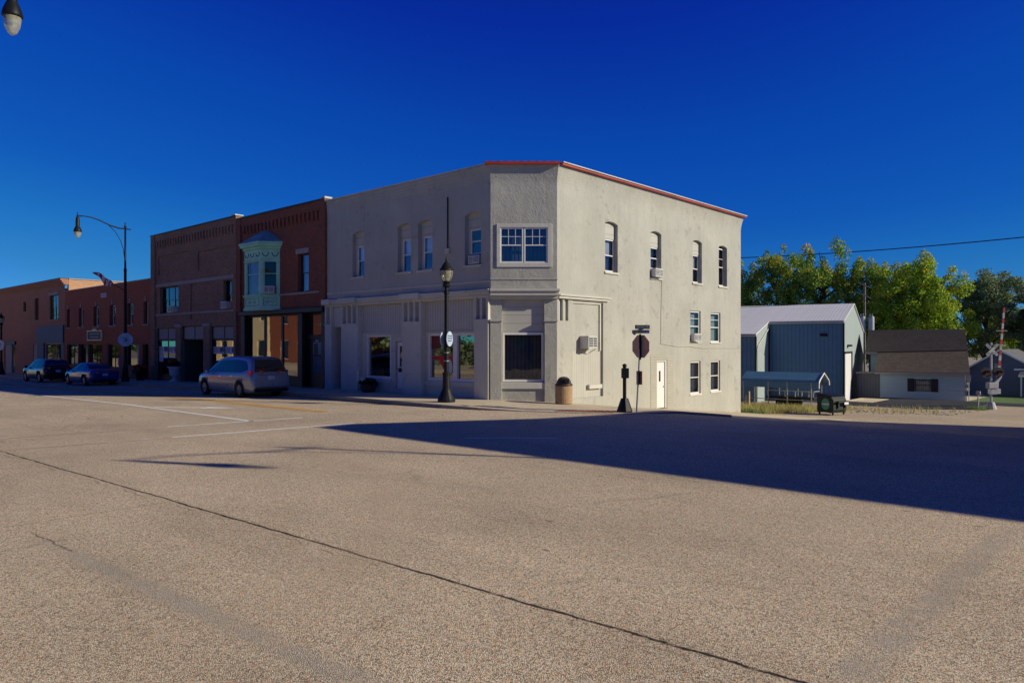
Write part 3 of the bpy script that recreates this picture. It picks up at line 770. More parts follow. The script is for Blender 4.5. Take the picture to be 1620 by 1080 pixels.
# chamfer: twin sash above, display window below
fo = MB()
for a, c, z0, z1 in ((0.24, 0.38, 5.37, 7.08), (2.26, 2.44, 5.37, 7.08), (0.38, 2.26, 6.94, 7.08), (0.38, 2.26, 5.37, 5.54)): fo.fbox(CHAM, a, c, -0.03, 0.045, z0, z1)
fo.build('window_surround', M['trim'], WB, bevel=0.008)
for a, c in ((0.38, 1.30), (1.33, 2.26)):
    fo = window(CHAM, WB, a, c, 5.54, 6.94, -0.05, M['vinyl'], M['sky_glass'], M['curtain_or_backing'], fw=0.055, split=0.5)
    gb = MB()
    for q in (0.36, 0.66): gb.fbox(CHAM, a + (c - a) * q - 0.01, a + (c - a) * q + 0.01, -0.017, -0.005, 6.25, 6.89)
    gb.fbox(CHAM, a + 0.055, c - 0.055, -0.016, -0.007, 6.57, 6.59)
    gb.build('glazing_bar', M['vinyl'], fo)
MB().fbox(CHAM, 0.45, 2.13, -0.25, -0.14, 2.78, 4.10).build('transom_panel', M['infill'], WB)
fo = window(CHAM, WB, 0.47, 2.11, 0.82, 2.78, -0.21, M['vinyl'], M['glass'], M['curtain_or_backing'], kind='single', fw=0.09, bd=0.30, th=0.12)
MB().fbox(CHAM, 0.42, 2.16, -0.2, 0.07, 0.55, 0.80).build('sill', M['trim'], fo, bevel=0.01)
for a, c in ((-0.02, 0.45), (2.13, CW + 0.0)):
    p = MB(); p.fbox(CHAM, a, c, -0.1, 0.10, -0.1, 3.20); p.fbox(CHAM, a - 0.02, c + 0.02, -0.1, 0.14, 3.20, 3.30)
    p.build('pilaster', M['stucco'], WB, bevel=0.015)
bl = MB(); bl.fbox(CHAM, 0.0, CW, -0.05, 0.05, 4.52, 4.86); bl.fbox(CHAM, -0.02, CW + 0.02, -0.05, 0.075, 4.86, 4.91); bl.build('belt_course', M['stucco'], WB, bevel=0.01)
cn = MB(); cn.fbox(CHAM, -0.02, CW + 0.1, -0.05, 0.30, 4.40, 4.50); cn.fbox(CHAM, -0.01, CW + 0.07, -0.05, 0.24, 4.24, 4.40); cn.fbox(CHAM, 0, CW + 0.03, -0.05, 0.12, 4.11, 4.24)
cn.build('cornice', M['trim'], WB, bevel=0.012)
# main street ground floor
cn = MB(); cn.fbox(MAIN, -13.32, -1.85, -0.05, 0.26, 4.40, 4.49); cn.fbox(MAIN, -13.3, -1.86, -0.05, 0.20, 4.28, 4.40); cn.fbox(MAIN, -13.3, -1.88, -0.05, 0.10, 4.16, 4.28)
for a, c in ((-11.95, -10.55), (-7.32, -5.97), (-13.35, -12.72)): cn.fbox(MAIN, a, c, -0.03, 0.33, 4.27, 4.53)
cn.build('cornice', M['trim'], WB, bevel=0.012)
MB().fbox(MAIN, -13.3, -1.97, -0.05, 0.035, 4.79, 4.86).build('belt_course', M['trim'], WB, bevel=0.01)
for a, c, sl in ((-13.3, -12.77, 1), (-11.90, -10.59, 3), (-7.27, -6.02, 3), (-2.73, -1.97, 2)):
    a -= 0.012; c += 0.012
    p = MB(); p.fbox(MAIN, a, c, -0.2, 0.14, 0.0, 3.26); p.fbox(MAIN, a - 0.02, c + 0.02, -0.2, 0.17, 3.26, 3.32)
    n = sl; bar = 0.11; gap = (c - a - bar * (n + 1)) / n
    for i in range(n + 1):
        u = a + i * (gap + bar); p.fbox(MAIN, u, u + bar, -0.2, 0.14, 3.32, 4.20)
    p.fbox(MAIN, a, c, -0.2, 0.14, 4.20, 4.27)
    p.build('pilaster', M['trim'], WB, bevel=0.008)
# recessed doorway beside the brick shop
g_ = MB(); g_.fbox(MAIN, -12.77, -11.90, -0.12, -0.04, 3.16, 4.15); g_.build('transom_panel', M['trim'], WB)
dw = MB(); dw.fbox(MAIN, -12.77, -11.90, -1.25, -1.20, 0.05, 3.16); dw.quad(MAIN.P(-12.77, -0.1, 0.1), MAIN.P(-12.77, -1.2, 0.1), MAIN.P(-12.77, -1.2, 3.16), MAIN.P(-12.77, -0.1, 3.16)); dw.quad(MAIN.P(-11.9, -0.1, 0.1), MAIN.P(-11.9, -1.2, 0.1), MAIN.P(-11.9, -1.2, 3.16), MAIN.P(-11.9, -0.1, 3.16)); dw.quad(MAIN.P(-12.77, -0.1, 3.155), MAIN.P(-11.9, -0.1, 3.155), MAIN.P(-11.9, -1.2, 3.155), MAIN.P(-12.77, -1.2, 3.155)); dw.fbox(MAIN, -12.77, -11.9, -1.2, 0.0, 0.05, 0.16)
dw.build('entry_recess', M['trim'], WB)
dd = MB(); dd.fbox(MAIN, -12.7, -11.97, -1.20, -1.15, 0.18, 2.5); dd.build('door', M['darkwood'], WB)
# bay with one display window and a door
MB().fbox(MAIN, -10.59, -7.27, -0.30, -0.15, 2.82, 4.16).build('transom_panel', M['bead'], WB)
MB().fbox(MAIN, -10.59, -7.27, -0.15, -0.10, 2.74, 2.84).build('transom_rail', M['trim'], WB)
fo = window(MAIN, WB, -10.25, -8.40, 0.74, 2.76, -0.28, M['vinyl'], M['shop_glass'], M['dark_in'], kind='single', fw=0.10, bd=0.9, th=0.12)
MB().fbox(MAIN, -10.59, -8.38, -0.3, -0.08, 0.52, 0.74).build('sill', M['trim'], fo, bevel=0.01)
p = MB(); p.fbox(MAIN, -10.59, -8.38, -0.3, -0.14, 0.05, 0.52); p.fbox(MAIN, -10.59, -10.25, -0.3, -0.14, 0.74, 2.76); p.fbox(MAIN, -8.40, -8.08, -0.3, -0.14, 0.05, 2.76); p.fbox(MAIN, -8.08, -7.27, -0.3, -0.14, 2.45, 2.76); p.fbox(MAIN, -8.08, -7.27, -0.3, -0.05, 0.05, 0.30)
p.build('bulkhead', M['trim'], WB)
dr = MB(); dr.fbox(MAIN, -8.04, -7.27, -0.30, -0.22, 0.32, 1.30); dr.fbox(MAIN, -8.04, -7.88, -0.30, -0.22, 1.30, 2.42); dr.fbox(MAIN, -7.42, -7.27, -0.30, -0.22, 1.30, 2.42); dr.fbox(MAIN, -7.88, -7.42, -0.30, -0.22, 2.24, 2.42)
dr = dr.build('door', M['vinyl'], WB)
MB().fbox(MAIN, -7.88, -7.42, -0.28, -0.25, 1.30, 2.24).build('pane', M['carglass'], dr)
po = MB(); po.lathe([(0.0, 0.0), (0.2, 0.001), (0.2, 0.012), (0.0, 0.013)], (0, 0, 0), 18, 'y'); 
for i in range(len(po.v)): po.v[i] = (po.v[i][0] - 7.65, po.v[i][1] + 0.237, po.v[i][2] + 1.80)
po.build('round_poster', M['gold'], dr)
MB().fbox(MAIN, -7.76, -7.53, -0.245, -0.228, 1.62, 1.78).build('red_poster', M['red_car_print'], dr)
MB().fbox(MAIN, -7.76, -7.54, -0.245, -0.228, 1.33, 1.56).build('notice', M['banner'], dr)
MB().fbox(MAIN, -7.90, -7.46, -0.22, -0.16, 1.06, 1.24).build('letter_box', M['black_metal'], dr, bevel=0.01)
MB().lathe([(0.03, 0), (0.03, -0.05), (0.015, -0.06)], (-8.0, 0.21, 1.2), 10, 'y').build('handle', M['steel'], dr)
# bay with the twin display window
MB().fbox(MAIN, -6.02, -2.73, -0.30, -0.15, 2.82, 4.16).build('transom_panel', M['bead'], WB)
MB().fbox(MAIN, -6.02, -2.73, -0.15, -0.10, 2.78, 2.86).build('transom_rail', M['trim'], WB)
for i, (a, c) in enumerate(((-5.86, -4.17), (-4.17, -2.73))):
    fo = window(MAIN, WB, a, c, 0.76, 2.80, -0.28, M['vinyl'], M['shop_glass'], M['dark_in'], kind='single', fw=0.12, bd=0.9, th=0.12)
    if i == 0:
        pr = MB()
        pr.poly([MAIN.P(u, -0.245, z) for u, z in ((-5.74, 1.80), (-4.35, 1.86), (-4.30, 1.60), (-4.75, 1.52), (-4.95, 1.22), (-5.25, 1.64), (-5.74, 1.70))])
        pr.build('car_print', M['red_car_print'], fo, recalc=False)
        pr = MB(); pr.poly([MAIN.P(u, -0.248, z) for u, z in ((-5.74, 2.68), (-5.0, 2.68), (-5.05, 2.3), (-5.2, 2.15), (-5.74, 2.10))]); pr.build('dark_red_print', M['dark_red'], fo, recalc=False)
        pw = MB(); pw.lathe([(0.0, 0), (0.28, 0.001), (0.30, 0.01), (0, 0.012)], (0, 0, 0), 16, 'y')
        for q in range(len(pw.v)): pw.v[q] = (pw.v[q][0] * 0.75 - 4.62, pw.v[q][1] + 0.225, pw.v[q][2] * 1.15 + 1.35)
        pw.build('wheel_print', M['ac_white'], fo)
p = MB(); p.fbox(MAIN, -6.02, -2.73, -0.3, -0.14, 0.05, 0.56); p.fbox(MAIN, -6.02, -5.86, -0.3, -0.14, 0.76, 2.80); p.build('bulkhead', M['trim'], WB)
MB().fbox(MAIN, -6.02, -2.73, -0.3, -0.07, 0.56, 0.76).build('sill', M['trim'], WB, bevel=0.01)
# side street ground floor
cn = MB(); cn.fbox(SIDE, 1.80, 5.33, -0.05, 0.16, 4.24, 4.31); cn.fbox(SIDE, 1.80, 5.25, -0.05, 0.10, 4.14, 4.24); cn.build('cornice', M['trim'], WB, bevel=0.01)
for a, c in ((1.90, 2.14), (2.26, 2.50)): MB().fbox(SIDE, a, c, -0.16, -0.11, 3.26, 4.12).build('slot_back', M['trim'], WB)
MB().fbox(SIDE, 2.80, 4.92, -0.20, -0.10, 2.04, 4.08).build('upper_panel', M['stucco'], WB)
MB().fbox(SIDE, 2.80, 4.92, -0.20, -0.11, 0.10, 2.04).build('board_panel', M['bead_soft'], WB)
fr_ = MB(); fr_.fbox(SIDE, 4.74, 4.82, -0.10, -0.04, 2.04, 4.0); fr_.fbox(SIDE, 2.80, 4.82, -0.10, -0.04, 4.0, 4.06); fr_.build('panel_trim', M['trim'], WB); MB().fbox(SIDE, 3.90, 4.82, -0.105, 0.03, 0.45, 0.62).build('panel_sill', M['trim'], WB)
# side door with painted brick round it
bs = MB()
wall(bs, SIDE, 8.72, 10.76, -0.90, 1.80, [(9.24, 10.2, -1.0, 1.57, 0.0)], 0.012)
bs.build('door_surround', M['brick_white'], WB, recalc=False)
dr = MB(); dr.fbox(SIDE, 9.24, 10.2, -0.175, -0.10, -0.73, 1.57); dr.fbox(SIDE, 9.24, 9.32, -0.10, -0.01, -0.73, 1.57); dr.fbox(SIDE, 10.04, 10.2, -0.10, -0.01, -0.73, 1.57); dr.fbox(SIDE, 9.32, 10.04, -0.10, -0.01, 1.48, 1.57)
dr.build('door_frame', M['trim'], WB)
dr = MB(); dr.fbox(SIDE, 9.32, 10.04, -0.09, -0.05, -0.71, 1.46); dr = dr.build('door', M['vinyl'], WB, bevel=0.005)
MB().fbox(SIDE, 9.54, 9.68, -0.055, -0.045, 0.55, 1.05).build('pane', M['carglass'], dr)
MB().lathe([(0.035, -0.05), (0.035, 0.0), (0.02, 0.01)], (0, 9.97, 0.3), 10, 'x').build('handle', M['steel'], dr)
# cables and conduit on the walls
MB().tube([(-4.42, -0.03, 8.47), (-4.42, -0.03, 6.30)], 0.028, 6).build('conduit', M['wire'], WB)
MB().fbox(MAIN, -4.55, -4.29, 0.0, 0.1, 6.10, 6.32).build('meter_box', M['trim'], WB)
MB().tube([(0.02, 9.70, 5.40), (0.02, 9.62, 3.6), (0.02, 9.60, 2.34), (0.03, 11.0, 2.22), (0.03, 12.6, 2.20), (0.03, 13.6, 2.12), (0.03, 14.9, 2.12), (0.03, 18.15, 2.1)], 0.012, 5).build('wall_cable', M['trim'], WB)
MB().fbox(MAIN, -6.72, -6.60, 0.1, 0.15, 2.30, 2.42).build('door_bell', M['trim'], WB)

# air conditioners in the windows (one thing each)
def aircon(label, fr, u0, u1, z0, z1, d0, d1, bracket=False):
    c = fr.P((u0 + u1) / 2, d0, z0)
    a = thing('air_conditioner', label, 'air conditioner', c, 'window air conditioners')
    MB().fbox(fr, u0, u1, d0, d1, z0, z1).build('case', M['ac_white'], a, bevel=0.015)
    g = MB(); g.fbox(fr, u0 + 0.05, u1 - 0.05, d1 + 0.001, d1 + 0.010, z0 + 0.05, z1 - 0.05); g.build('grille', M['ac_grille'], a)
    s = MB(); n = 5
    for i in range(n): z = z0 + 0.07 + (z1 - z0 - 0.14) * i / (n - 1); s.fbox(fr, u0 + 0.05, u1 - 0.05, d1 + 0.011, d1 + 0.018, z - 0.012, z + 0.012)
    s.fbox(fr, (u0 + u1) / 2 - 0.015, (u0 + u1) / 2 + 0.015, d1 + 0.011, d1 + 0.02, z0 + 0.04, z1 - 0.04)
    s.build('louvre', M['ac_white'], a)
    if bracket:
        for u in (u0 + 0.08, u1 - 0.08): MB().tube([fr.P(u, d1 - 0.04, z0 - 0.01), fr.P(u, d0 + 0.04, z0 - 0.22)], 0.015, 6).build('bracket', M['steel'], a)
    return a
aircon('beige air conditioner through the boarded panel near the waste bin', SIDE, 3.38, 4.0, 2.14, 2.66, -0.1, 0.36, True)
aircon('air conditioner in an upper arched window of the white side wall', SIDE, 8.76, 9.42, 5.46, 5.86, -0.2, 0.26)
aircon('air conditioner in a square middle-row window of the white side wall', SIDE, 12.52, 13.25, 2.46, 2.86, -0.1, 0.22)
aircon('dark air conditioner low in the white facade window beside the chamfer', MAIN, -3.22, -2.6, 5.57, 5.92, -0.2, 0.02)

# ------------------------------------------------------------------ brick row along the main street
def parapet_block(mb, x0, x1, z0, z1, y1, holes, th=0.3):
    wall(mb, MAIN, x0, x1, z0, z1, holes)
    mb.quad((x0, 0, z1), (x1, 0, z1), (x1, th, z1), (x0, th, z1))
    mb.quad((x0, th, z1 - 0.8), (x1, th, z1 - 0.8), (x1, th, z1), (x0, th, z1))
    for x in (x0, x1): mb.quad((x, 0, z0), (x, y1, z0), (x, y1, z1), (x, 0, z1))
    mb.quad((x0, y1, z0), (x1, y1, z0), (x1, y1, z1), (x0, y1, z1))
    mb.quad((x0, th, z1 - 0.8), (x1, th, z1 - 0.8), (x1, y1, z1 - 0.8), (x0, y1, z1 - 0.8))

# A: dark red brick with the mint oriel
A = thing('brick_shop', 'dark red brick shop with a mint green oriel window, joined to the white building', 'building', (-17.8, 8, 0))
a = MB()
parapet_block(a, -22.4, -13.32, -0.5, 9.56, 17.5, [(-16.0, -14.97, 5.05, 7.04, 0.20), (-21.7, -13.6, -0.2, 3.95, 0.18), (-21.4, -17.9, 4.4, 7.7, 0.05)])
a.fbox(MAIN, -13.86, -13.34, 0.0, 0.12, 4.2, 9.56); a.fbox(MAIN, -22.4, -21.95, 0.0, 0.12, 4.2, 9.56)
a.fbox(MAIN, -21.95, -13.86, 0.0, 0.08, 9.10, 9.56)
a.build('wall', M['brick_a'], A)
for i in range(20):
    cb = MB(); u = -21.75 + i * 0.395; cb.fbox(MAIN, u, u + 0.19, 0.001, 0.10, 8.72, 9.10); cb.fbox(MAIN, u, u + 0.19, 0.001, 0.05, 8.60, 8.72); cb.build('corbel', M['brick_a'], A)
MB().fbox(MAIN, -22.42, -13.34, -0.32, 0.15, 9.562, 9.63).build('coping', M['darkwood'], A)
MB().fbox(MAIN, -13.75, -13.36, -0.34, 0.10, 9.632, 9.72).build('coping_stone', M['trim'], A)
MB().fbox(MAIN, -17.85, -13.34, 0.0, 0.06, 4.93, 5.03).build('belt_course', M['stone'], A)
fo = window(MAIN, A, -15.86, -14.97, 5.05, 7.02, -0.2, M['darkwood'], M['sky_glass'], M['lace'], fw=0.06)
MB().fbox(MAIN, -16.14, -14.92, 0.002, 0.05, 7.04, 7.30).build('lintel', M['stone'], fo)
MB().fbox(MAIN, -21.9, -13.36, 0.0, 0.28, 3.95, 4.18).build('shop_beam', M['darkwood'], A, bevel=0.02)
for u0_, u1_, d0_, d1_ in ((-21.85, -21.43, -0.1, 0.12), (-13.66, -13.36, -0.1, 0.12), (-15.95, -15.5, -0.15, 0.06)): MB().fbox(MAIN, u0_, u1_, d0_, d1_, -0.1, 3.95).build('pier', M['darkwood'], A, bevel=0.02)
xs_ = (-21.43, -19.55, -17.72, -15.95)
for i in range(3):
    fo = window(MAIN, A, xs_[i], xs_[i + 1], 0.55, 3.93, -0.16, M['darkwood'], M['shop_glass'], M['dark_in'], kind='single', fw=0.09, bd=1.2)
MB().fbox(MAIN, -21.43, -15.95, -0.3, -0.08, -0.1, 0.55).build('bulkhead', M['darkwood'], A)
rec = MB(); rec.fbox(MAIN, -15.5, -13.66, -0.4, -0.32, -0.05, 3.95); rec.fbox(MAIN, -15.5, -13.66, -0.32, -0.2, 2.60, 2.74); rec.build('entry_frame', M['darkwood'], A)
fo = window(MAIN, A, -15.45, -13.75, 2.74, 3.9, -0.30, M['darkwood'], M['glass'], M['dark_in'], kind='single', fw=0.08, bd=0.06)
text('·117·', 'lettering', 0.34, fo, MAIN.P(-14.45, -0.262, 3.28), (1, 0, 0), (0, 0, 1), M['gold'], 0.002)
dr = MB(); dr.fbox(MAIN, -15.2, -14.0, -0.32, -0.26, 0.06, 2.58); dr = dr.build('door', M['darkwood'], A)
MB().fbox(MAIN, -14.95, -14.15, -0.262, -0.25, 0.85, 2.42).build('pane', M['lace'], dr)
bars = MB()
for i in range(8): u = -14.93 + 0.11 * i; bars.tube([MAIN.P(u, -0.235, 0.85), MAIN.P(u, -0.235, 1.75)], 0.010, 5)
bars.fbox(MAIN, -14.97, -14.13, -0.245, -0.225, 1.72, 1.78); bars.build('grille', M['black_metal'], dr)
MB().fbox(MAIN, -14.85, -14.55, -0.25, -0.235, 1.78, 2.35).build('notice', M['darkwood'], dr)
MB().fbox(MAIN, -14.75, -14.45, -0.26, -0.245, 2.46, 2.53).build('street_number', M['banner'], dr)
# the oriel: front face and two canted sides
oc = [(-21.0, 0.0), (-20.25, -0.74), (-18.5, -0.74), (-17.78, 0.0)]
def oriel_ring(z0, z1, k, name, m, par, bev=0.01):
    cx = -19.4
    pts = [(cx + (x - cx) * (1 + k / 1.6), y * (1 + k / 0.74)) for x, y in oc]
    b = MB(); b.extrude([(x, y + 0.0, z0) for x, y in pts], (0, 0, z1 - z0)); return b.build(name, m, par, bevel=bev)
orl = oriel_ring(4.28, 4.92, 0.0, 'oriel', M['green'], A)
oriel_ring(4.16, 4.30, 0.05, 'base_moulding', M['green'], orl); oriel_ring(4.92, 5.02, 0.08, 'ledge', M['green'], orl)
oriel_ring(6.90, 7.48, 0.0, 'frieze', M['green'], orl); oriel_ring(6.84, 6.92, 0.04, 'frieze_mould', M['green'], orl)
oriel_ring(7.48, 7.62, 0.08, 'cornice', M['green'], orl); oriel_ring(7.62, 7.76, 0.22, 'cornice', M['green'], orl); oriel_ring(7.76, 7.86, 0.28, 'cornice', M['green'], orl)
cx = -19.4; pts = [(cx + (x - cx) * 1.16, y * 1.36, 7.862) for x, y in oc]
b = MB(); apx = (-19.0, -0.02, 8.62); apl = (-19.7, -0.02, 8.62)
b.poly([pts[0], pts[1], apl]); b.poly([pts[1], pts[2], apx, apl]); b.poly([pts[2], pts[3], apx]); b.build('roof', M['green_roof'], orl, recalc=False)
oco = [Vector((x, y, 0)) for x, y in oc]
for i in range(3):
    p, q = oco[i], oco[i + 1]; L = (q - p).length; t_ = (q - p).normalized(); n_ = Vector((t_.y, -t_.x, 0))
    F = Fr(p, t_, n_)
    b = MB(); m_ = 0.20 if i == 1 else 0.16
    b.fbox(F, 0.0, m_, -0.12, 0.0, 5.02, 6.84); b.fbox(F, L - m_, L, -0.12, 0.0, 5.02, 6.84); b.build('post', M['green'], orl, bevel=0.01)
    window(F, orl, m_, L - m_, 5.02, 6.84, -0.10, M['green'], M['glass'], M['lace'] if i == 1 else M['dark_in'], fw=0.05, split=0.62, name='oriel_window')
    b = MB(); b.fbox(F, 0.15, L - 0.15, 0.001, 0.012, 4.42, 4.44); b.fbox(F, 0.15, L - 0.15, 0.001, 0.012, 4.80, 4.82); b.fbox(F, 0.15, 0.17, 0.001, 0.012, 4.42, 4.82); b.fbox(F, L - 0.17, L - 0.15, 0.001, 0.012, 4.42, 4.82)
    for s0 in (0.35, 0.65):
        b.tube([F.P(L * s0 + 0.13 * math.cos(a_) * (0.6 + 0.4 * math.cos(2 * a_)), 0.006, 4.62 + 0.07 * math.sin(a_)) for a_ in [k_ * math.pi / 6 for k_ in range(12)]], 0.012, 4)
    nsc = 3 if i == 1 else 2
    for s_ in range(nsc):
        u = L * (s_ + 0.5) / nsc; wv = L / nsc * 0.34
        b.tube([F.P(u - wv, 0.006, 7.26), F.P(u - wv * 0.6, 0.006, 7.12), F.P(u, 0.006, 7.08), F.P(u + wv * 0.6, 0.006, 7.12), F.P(u + wv, 0.006, 7.26), F.P(u + wv * 0.7, 0.006, 7.30)], 0.022, 4)
    b.build('scrollwork', M['green_dark'], orl)
i = 2; p, q = oco[2], oco[3]; t_ = (q - p).normalized(); n_ = Vector((t_.y, -t_.x, 0))
aircon('air conditioner in the mint green oriel window', Fr(p, t_, n_), 0.22, 0.78, 5.06, 5.46, -0.08, 0.22)

# B: brown brick shop with panels
B = thing('brick_shop', 'brown brick shop with recessed panels and a deep entry, left of the oriel shop', 'building', (-28.4, 8, 0))
b = MB()
holes = [(-33.3, -30.4, 4.40, 6.18, 0.24), (-24.21, -23.2, 4.42, 6.14, 0.24), (-33.85, -30.7, -0.6, 3.42, 0.16), (-29.95, -26.7, -0.6, 3.50, 0.2), (-25.85, -22.75, -0.6, 3.42, 0.16), (-33.6, -28.8, 7.05, 8.32, 0.07), (-27.6, -22.9, 7.0, 8.15, 0.07), (-28.66, -27.7, 3.92, 6.16, 0.07)]
parapet_block(b, -34.6, -22.42, -0.9, 9.78, 17, holes)
b.quad(*[MAIN.P(u, -0.07, z) for u, z in ((-33.6, 7.05), (-28.8, 7.05), (-28.8, 8.32), (-33.6, 8.32))]); b.quad(*[MAIN.P(u, -0.07, z) for u, z in ((-27.6, 7.0), (-22.9, 7.0), (-22.9, 8.15), (-27.6, 8.15))]); b.quad(*[MAIN.P(u, -0.07, z) for u, z in ((-28.66, 3.92), (-27.7, 3.92), (-27.7, 6.16), (-28.66, 6.16))])
b.fbox(MAIN, -34.6, -33.95, 0.0, 0.12, -0.6, 9.78); b.fbox(MAIN, -22.75, -22.44, 0.0, 0.12, -0.6, 9.78); b.fbox(MAIN, -33.95, -22.75, 0.0, 0.08, 9.36, 9.78)
b.fbox(MAIN, -30.7, -29.95, 0.0, 0.08, -0.6, 3.6); b.fbox(MAIN, -26.7, -25.85, 0.0, 0.08, -0.6, 3.6)
b.build('wall', M['brick_b'], B)
for i in range(27):
    cb = MB(); u = -33.75 + i * 0.405; cb.fbox(MAIN, u, u + 0.19, 0.001, 0.09, 8.98, 9.36); cb.fbox(MAIN, u, u + 0.19, 0.001, 0.045, 8.86, 8.98); cb.build('corbel', M['brick_b'], B)
MB().fbox(MAIN, -34.65, -22.42, -0.32, 0.15, 9.782, 9.84).build('coping', M['darkwood'], B)
MB().fbox(MAIN, -22.9, -22.42, -0.34, 0.18, 9.842, 9.90).build('coping_stone', M['trim'], B)
MB().fbox(MAIN, -33.95, -22.75, 0.002, 0.05, 6.22, 6.42).build('belt_course', M['stone'], B)
MB().fbox(MAIN, -33.95, -22.75, 0.002, 0.06, 4.26, 4.38).build('belt_course', M['stone'], B)
for u in (-30.7, -26.7): MB().fbox(MAIN, u - 0.05, u + 0.88, 0.0, 0.13, 3.44, 3.62).build('capital', M['stone'], B)
fo = window(MAIN, B, -33.3, -30.4, 4.40, 6.18, -0.24, M['darkwood'], M['sky_glass'], M['dark_in'], mull=(0.33, 0.66), fw=0.07)
fo = window(MAIN, B, -24.21, -23.2, 4.42, 6.14, -0.24, M['darkwood'], M['sky_glass'], M['dark_in'], fw=0.07)
for a_, c_, nm in ((-33.85, -30.7, 0), (-25.85, -22.75, 1)):
    fo = window(MAIN, B, a_, c_, 2.62, 3.42, -0.16, M['darkwood'], M['stone'], M['stone'], kind='single', fw=0.06, mull=(0.5,), bd=0.06, name='transom')
    fo = window(MAIN, B, a_, c_, 0.25, 2.60, -0.16, M['darkwood'], M['shop_glass'], M['dark_in'], kind='single', fw=0.06, mull=(0.5,), bd=1.0)
    MB().fbox(MAIN, a_, c_, -0.2, -0.05, -0.6, 0.25).build('bulkhead', M['darkwood'], B)
    bn = MB(); mid = (a_ + c_) / 2
    bn.fbox(MAIN, a_ + 0.08, mid - 0.04, -0.135, -0.13, 1.74, 2.18); bn.fbox(MAIN, mid + 0.04, c_ - 0.08, -0.135, -0.13, 1.74, 2.18)
    bn = bn.build('banner', M['banner'], fo)
    for q in (a_ + 0.16, mid + 0.10):
        iw = MB()
        for s_ in range(4): iw.fbox(MAIN, q + 0.16 * s_, q + 0.16 * s_ + 0.05, -0.1295, -0.126, 1.86, 2.12); iw.fbox(MAIN, q + 0.16 * s_ + 0.05, q + 0.16 * s_ + 0.11, -0.1295, -0.126, 2.07 if s_ % 2 else 1.86, 2.12 if s_ % 2 else 1.91)
        iw.build('lettering', M['sign_ink'], bn)
    for q in (a_ + (mid - a_) * 0.58, mid + (c_ - mid) * 0.58): MB().fbox(MAIN, q, min(q + 0.55, c_ - 0.1), -0.129, -0.126, 1.86, 2.14).build('ink_block', M['banner_ink'], bn)
    if nm == 0:
        MB().fbox(MAIN, a_ + 0.1, a_ + 0.75, -0.135, -0.131, 1.15, 1.72).build('notice', M['banner'], fo)
en = MB(); en.fbox(MAIN, -29.95, -26.7, -2.0, -1.9, -0.5, 2.6); en.quad(MAIN.P(-29.95, -0.2, -0.5), MAIN.P(-29.3, -1.9, -0.5), MAIN.P(-29.3, -1.9, 2.6), MAIN.P(-29.95, -0.2, 2.6)); en.quad(MAIN.P(-26.7, -0.2, -0.5), MAIN.P(-27.3, -1.9, -0.5), MAIN.P(-27.3, -1.9, 2.6), MAIN.P(-26.7, -0.2, 2.6))
en.quad(MAIN.P(-29.95, -0.1, 2.6), MAIN.P(-26.7, -0.1, 2.6), MAIN.P(-26.7, -2, 2.6), MAIN.P(-29.95, -2, 2.6)); en.build('entry_recess', M['darkwood'], B, recalc=False)
window(MAIN, B, -29.95, -26.7, 2.62, 3.50, -0.18, M['darkwood'], M['stone'], M['stone'], kind='single', fw=0.06, mull=(0.5,), bd=0.06, name='transom')
dr = MB(); dr.fbox(MAIN, -28.8, -27.8, -1.9, -1.84, -0.1, 2.3); dr = dr.build('door', M['darkwood'], B)
MB().fbox(MAIN, -28.65, -27.95, -1.845, -1.83, 0.6, 2.1).build('pane', M['carglass'], dr)
aircon('air conditioner in the triple window of the brown brick shop', MAIN, -31.4, -30.62, 4.42, 4.86, -0.2, 0.28)
aircon('air conditioner in the single window of the brown brick shop', MAIN, -24.1, -23.4, 4.44, 4.86, -0.2, 0.26)

# C: low red brick building with narrow windows
Cb = thing('brick_shop', 'low red brick shop with six narrow upper windows and a date stone', 'building', (-43.7, 8, -0.3))
b = MB()
nw = [(-52.45, -51.6), (-49.5, -48.35), (-46.05, -44.85), (-42.6, -41.4), (-39.1, -38.0), (-36.1, -35.3)]
sf = [(-52.4, -49.7, -0.35), (-49.5, -47.35, -0.5), (-47.2, -44.2, -0.30), (-43.0, -40.7, -0.25), (-39.3, -36.9, 0.8), (-36.3, -35.25, -0.5)]
holes = [(a_, c_, 3.75, 5.33, 0.22) for a_, c_ in nw] + [(a_, c_, max(z_, 0.55) if i_ not in (1, 5) else z_, 2.34, 0.22) for i_, (a_, c_, z_) in enumerate(sf)]
parapet_block(b, -52.93, -34.62, -1.2, 6.85, 15, holes)
b.build('wall', M['brick_c'], Cb)
MB().fbox(MAIN, -52.9, -34.63, -0.34, 0.06, 6.852, 6.93).build('coping', M['stone'], Cb)
for a_, c_ in nw:
    fo = window(MAIN, Cb, a_ + 0.28, c_, 3.78, 5.30, -0.22, M['ac_white'], M['sky_glass'], M['dark_in'], fw=0.06)
    MB().fbox(MAIN, a_, a_ + 0.28, -0.23, -0.17, 3.75, 5.33).build('shutter', M['darkwood'], fo)
    sill(MAIN, fo, a_, c_, 3.75, M['stone'])
    MB().fbox(MAIN, (a_ + c_) / 2 - 0.09, (a_ + c_) / 2 + 0.09, 0.002, 0.05, 5.33, 5.68).build('keystone', M['stone'], fo)
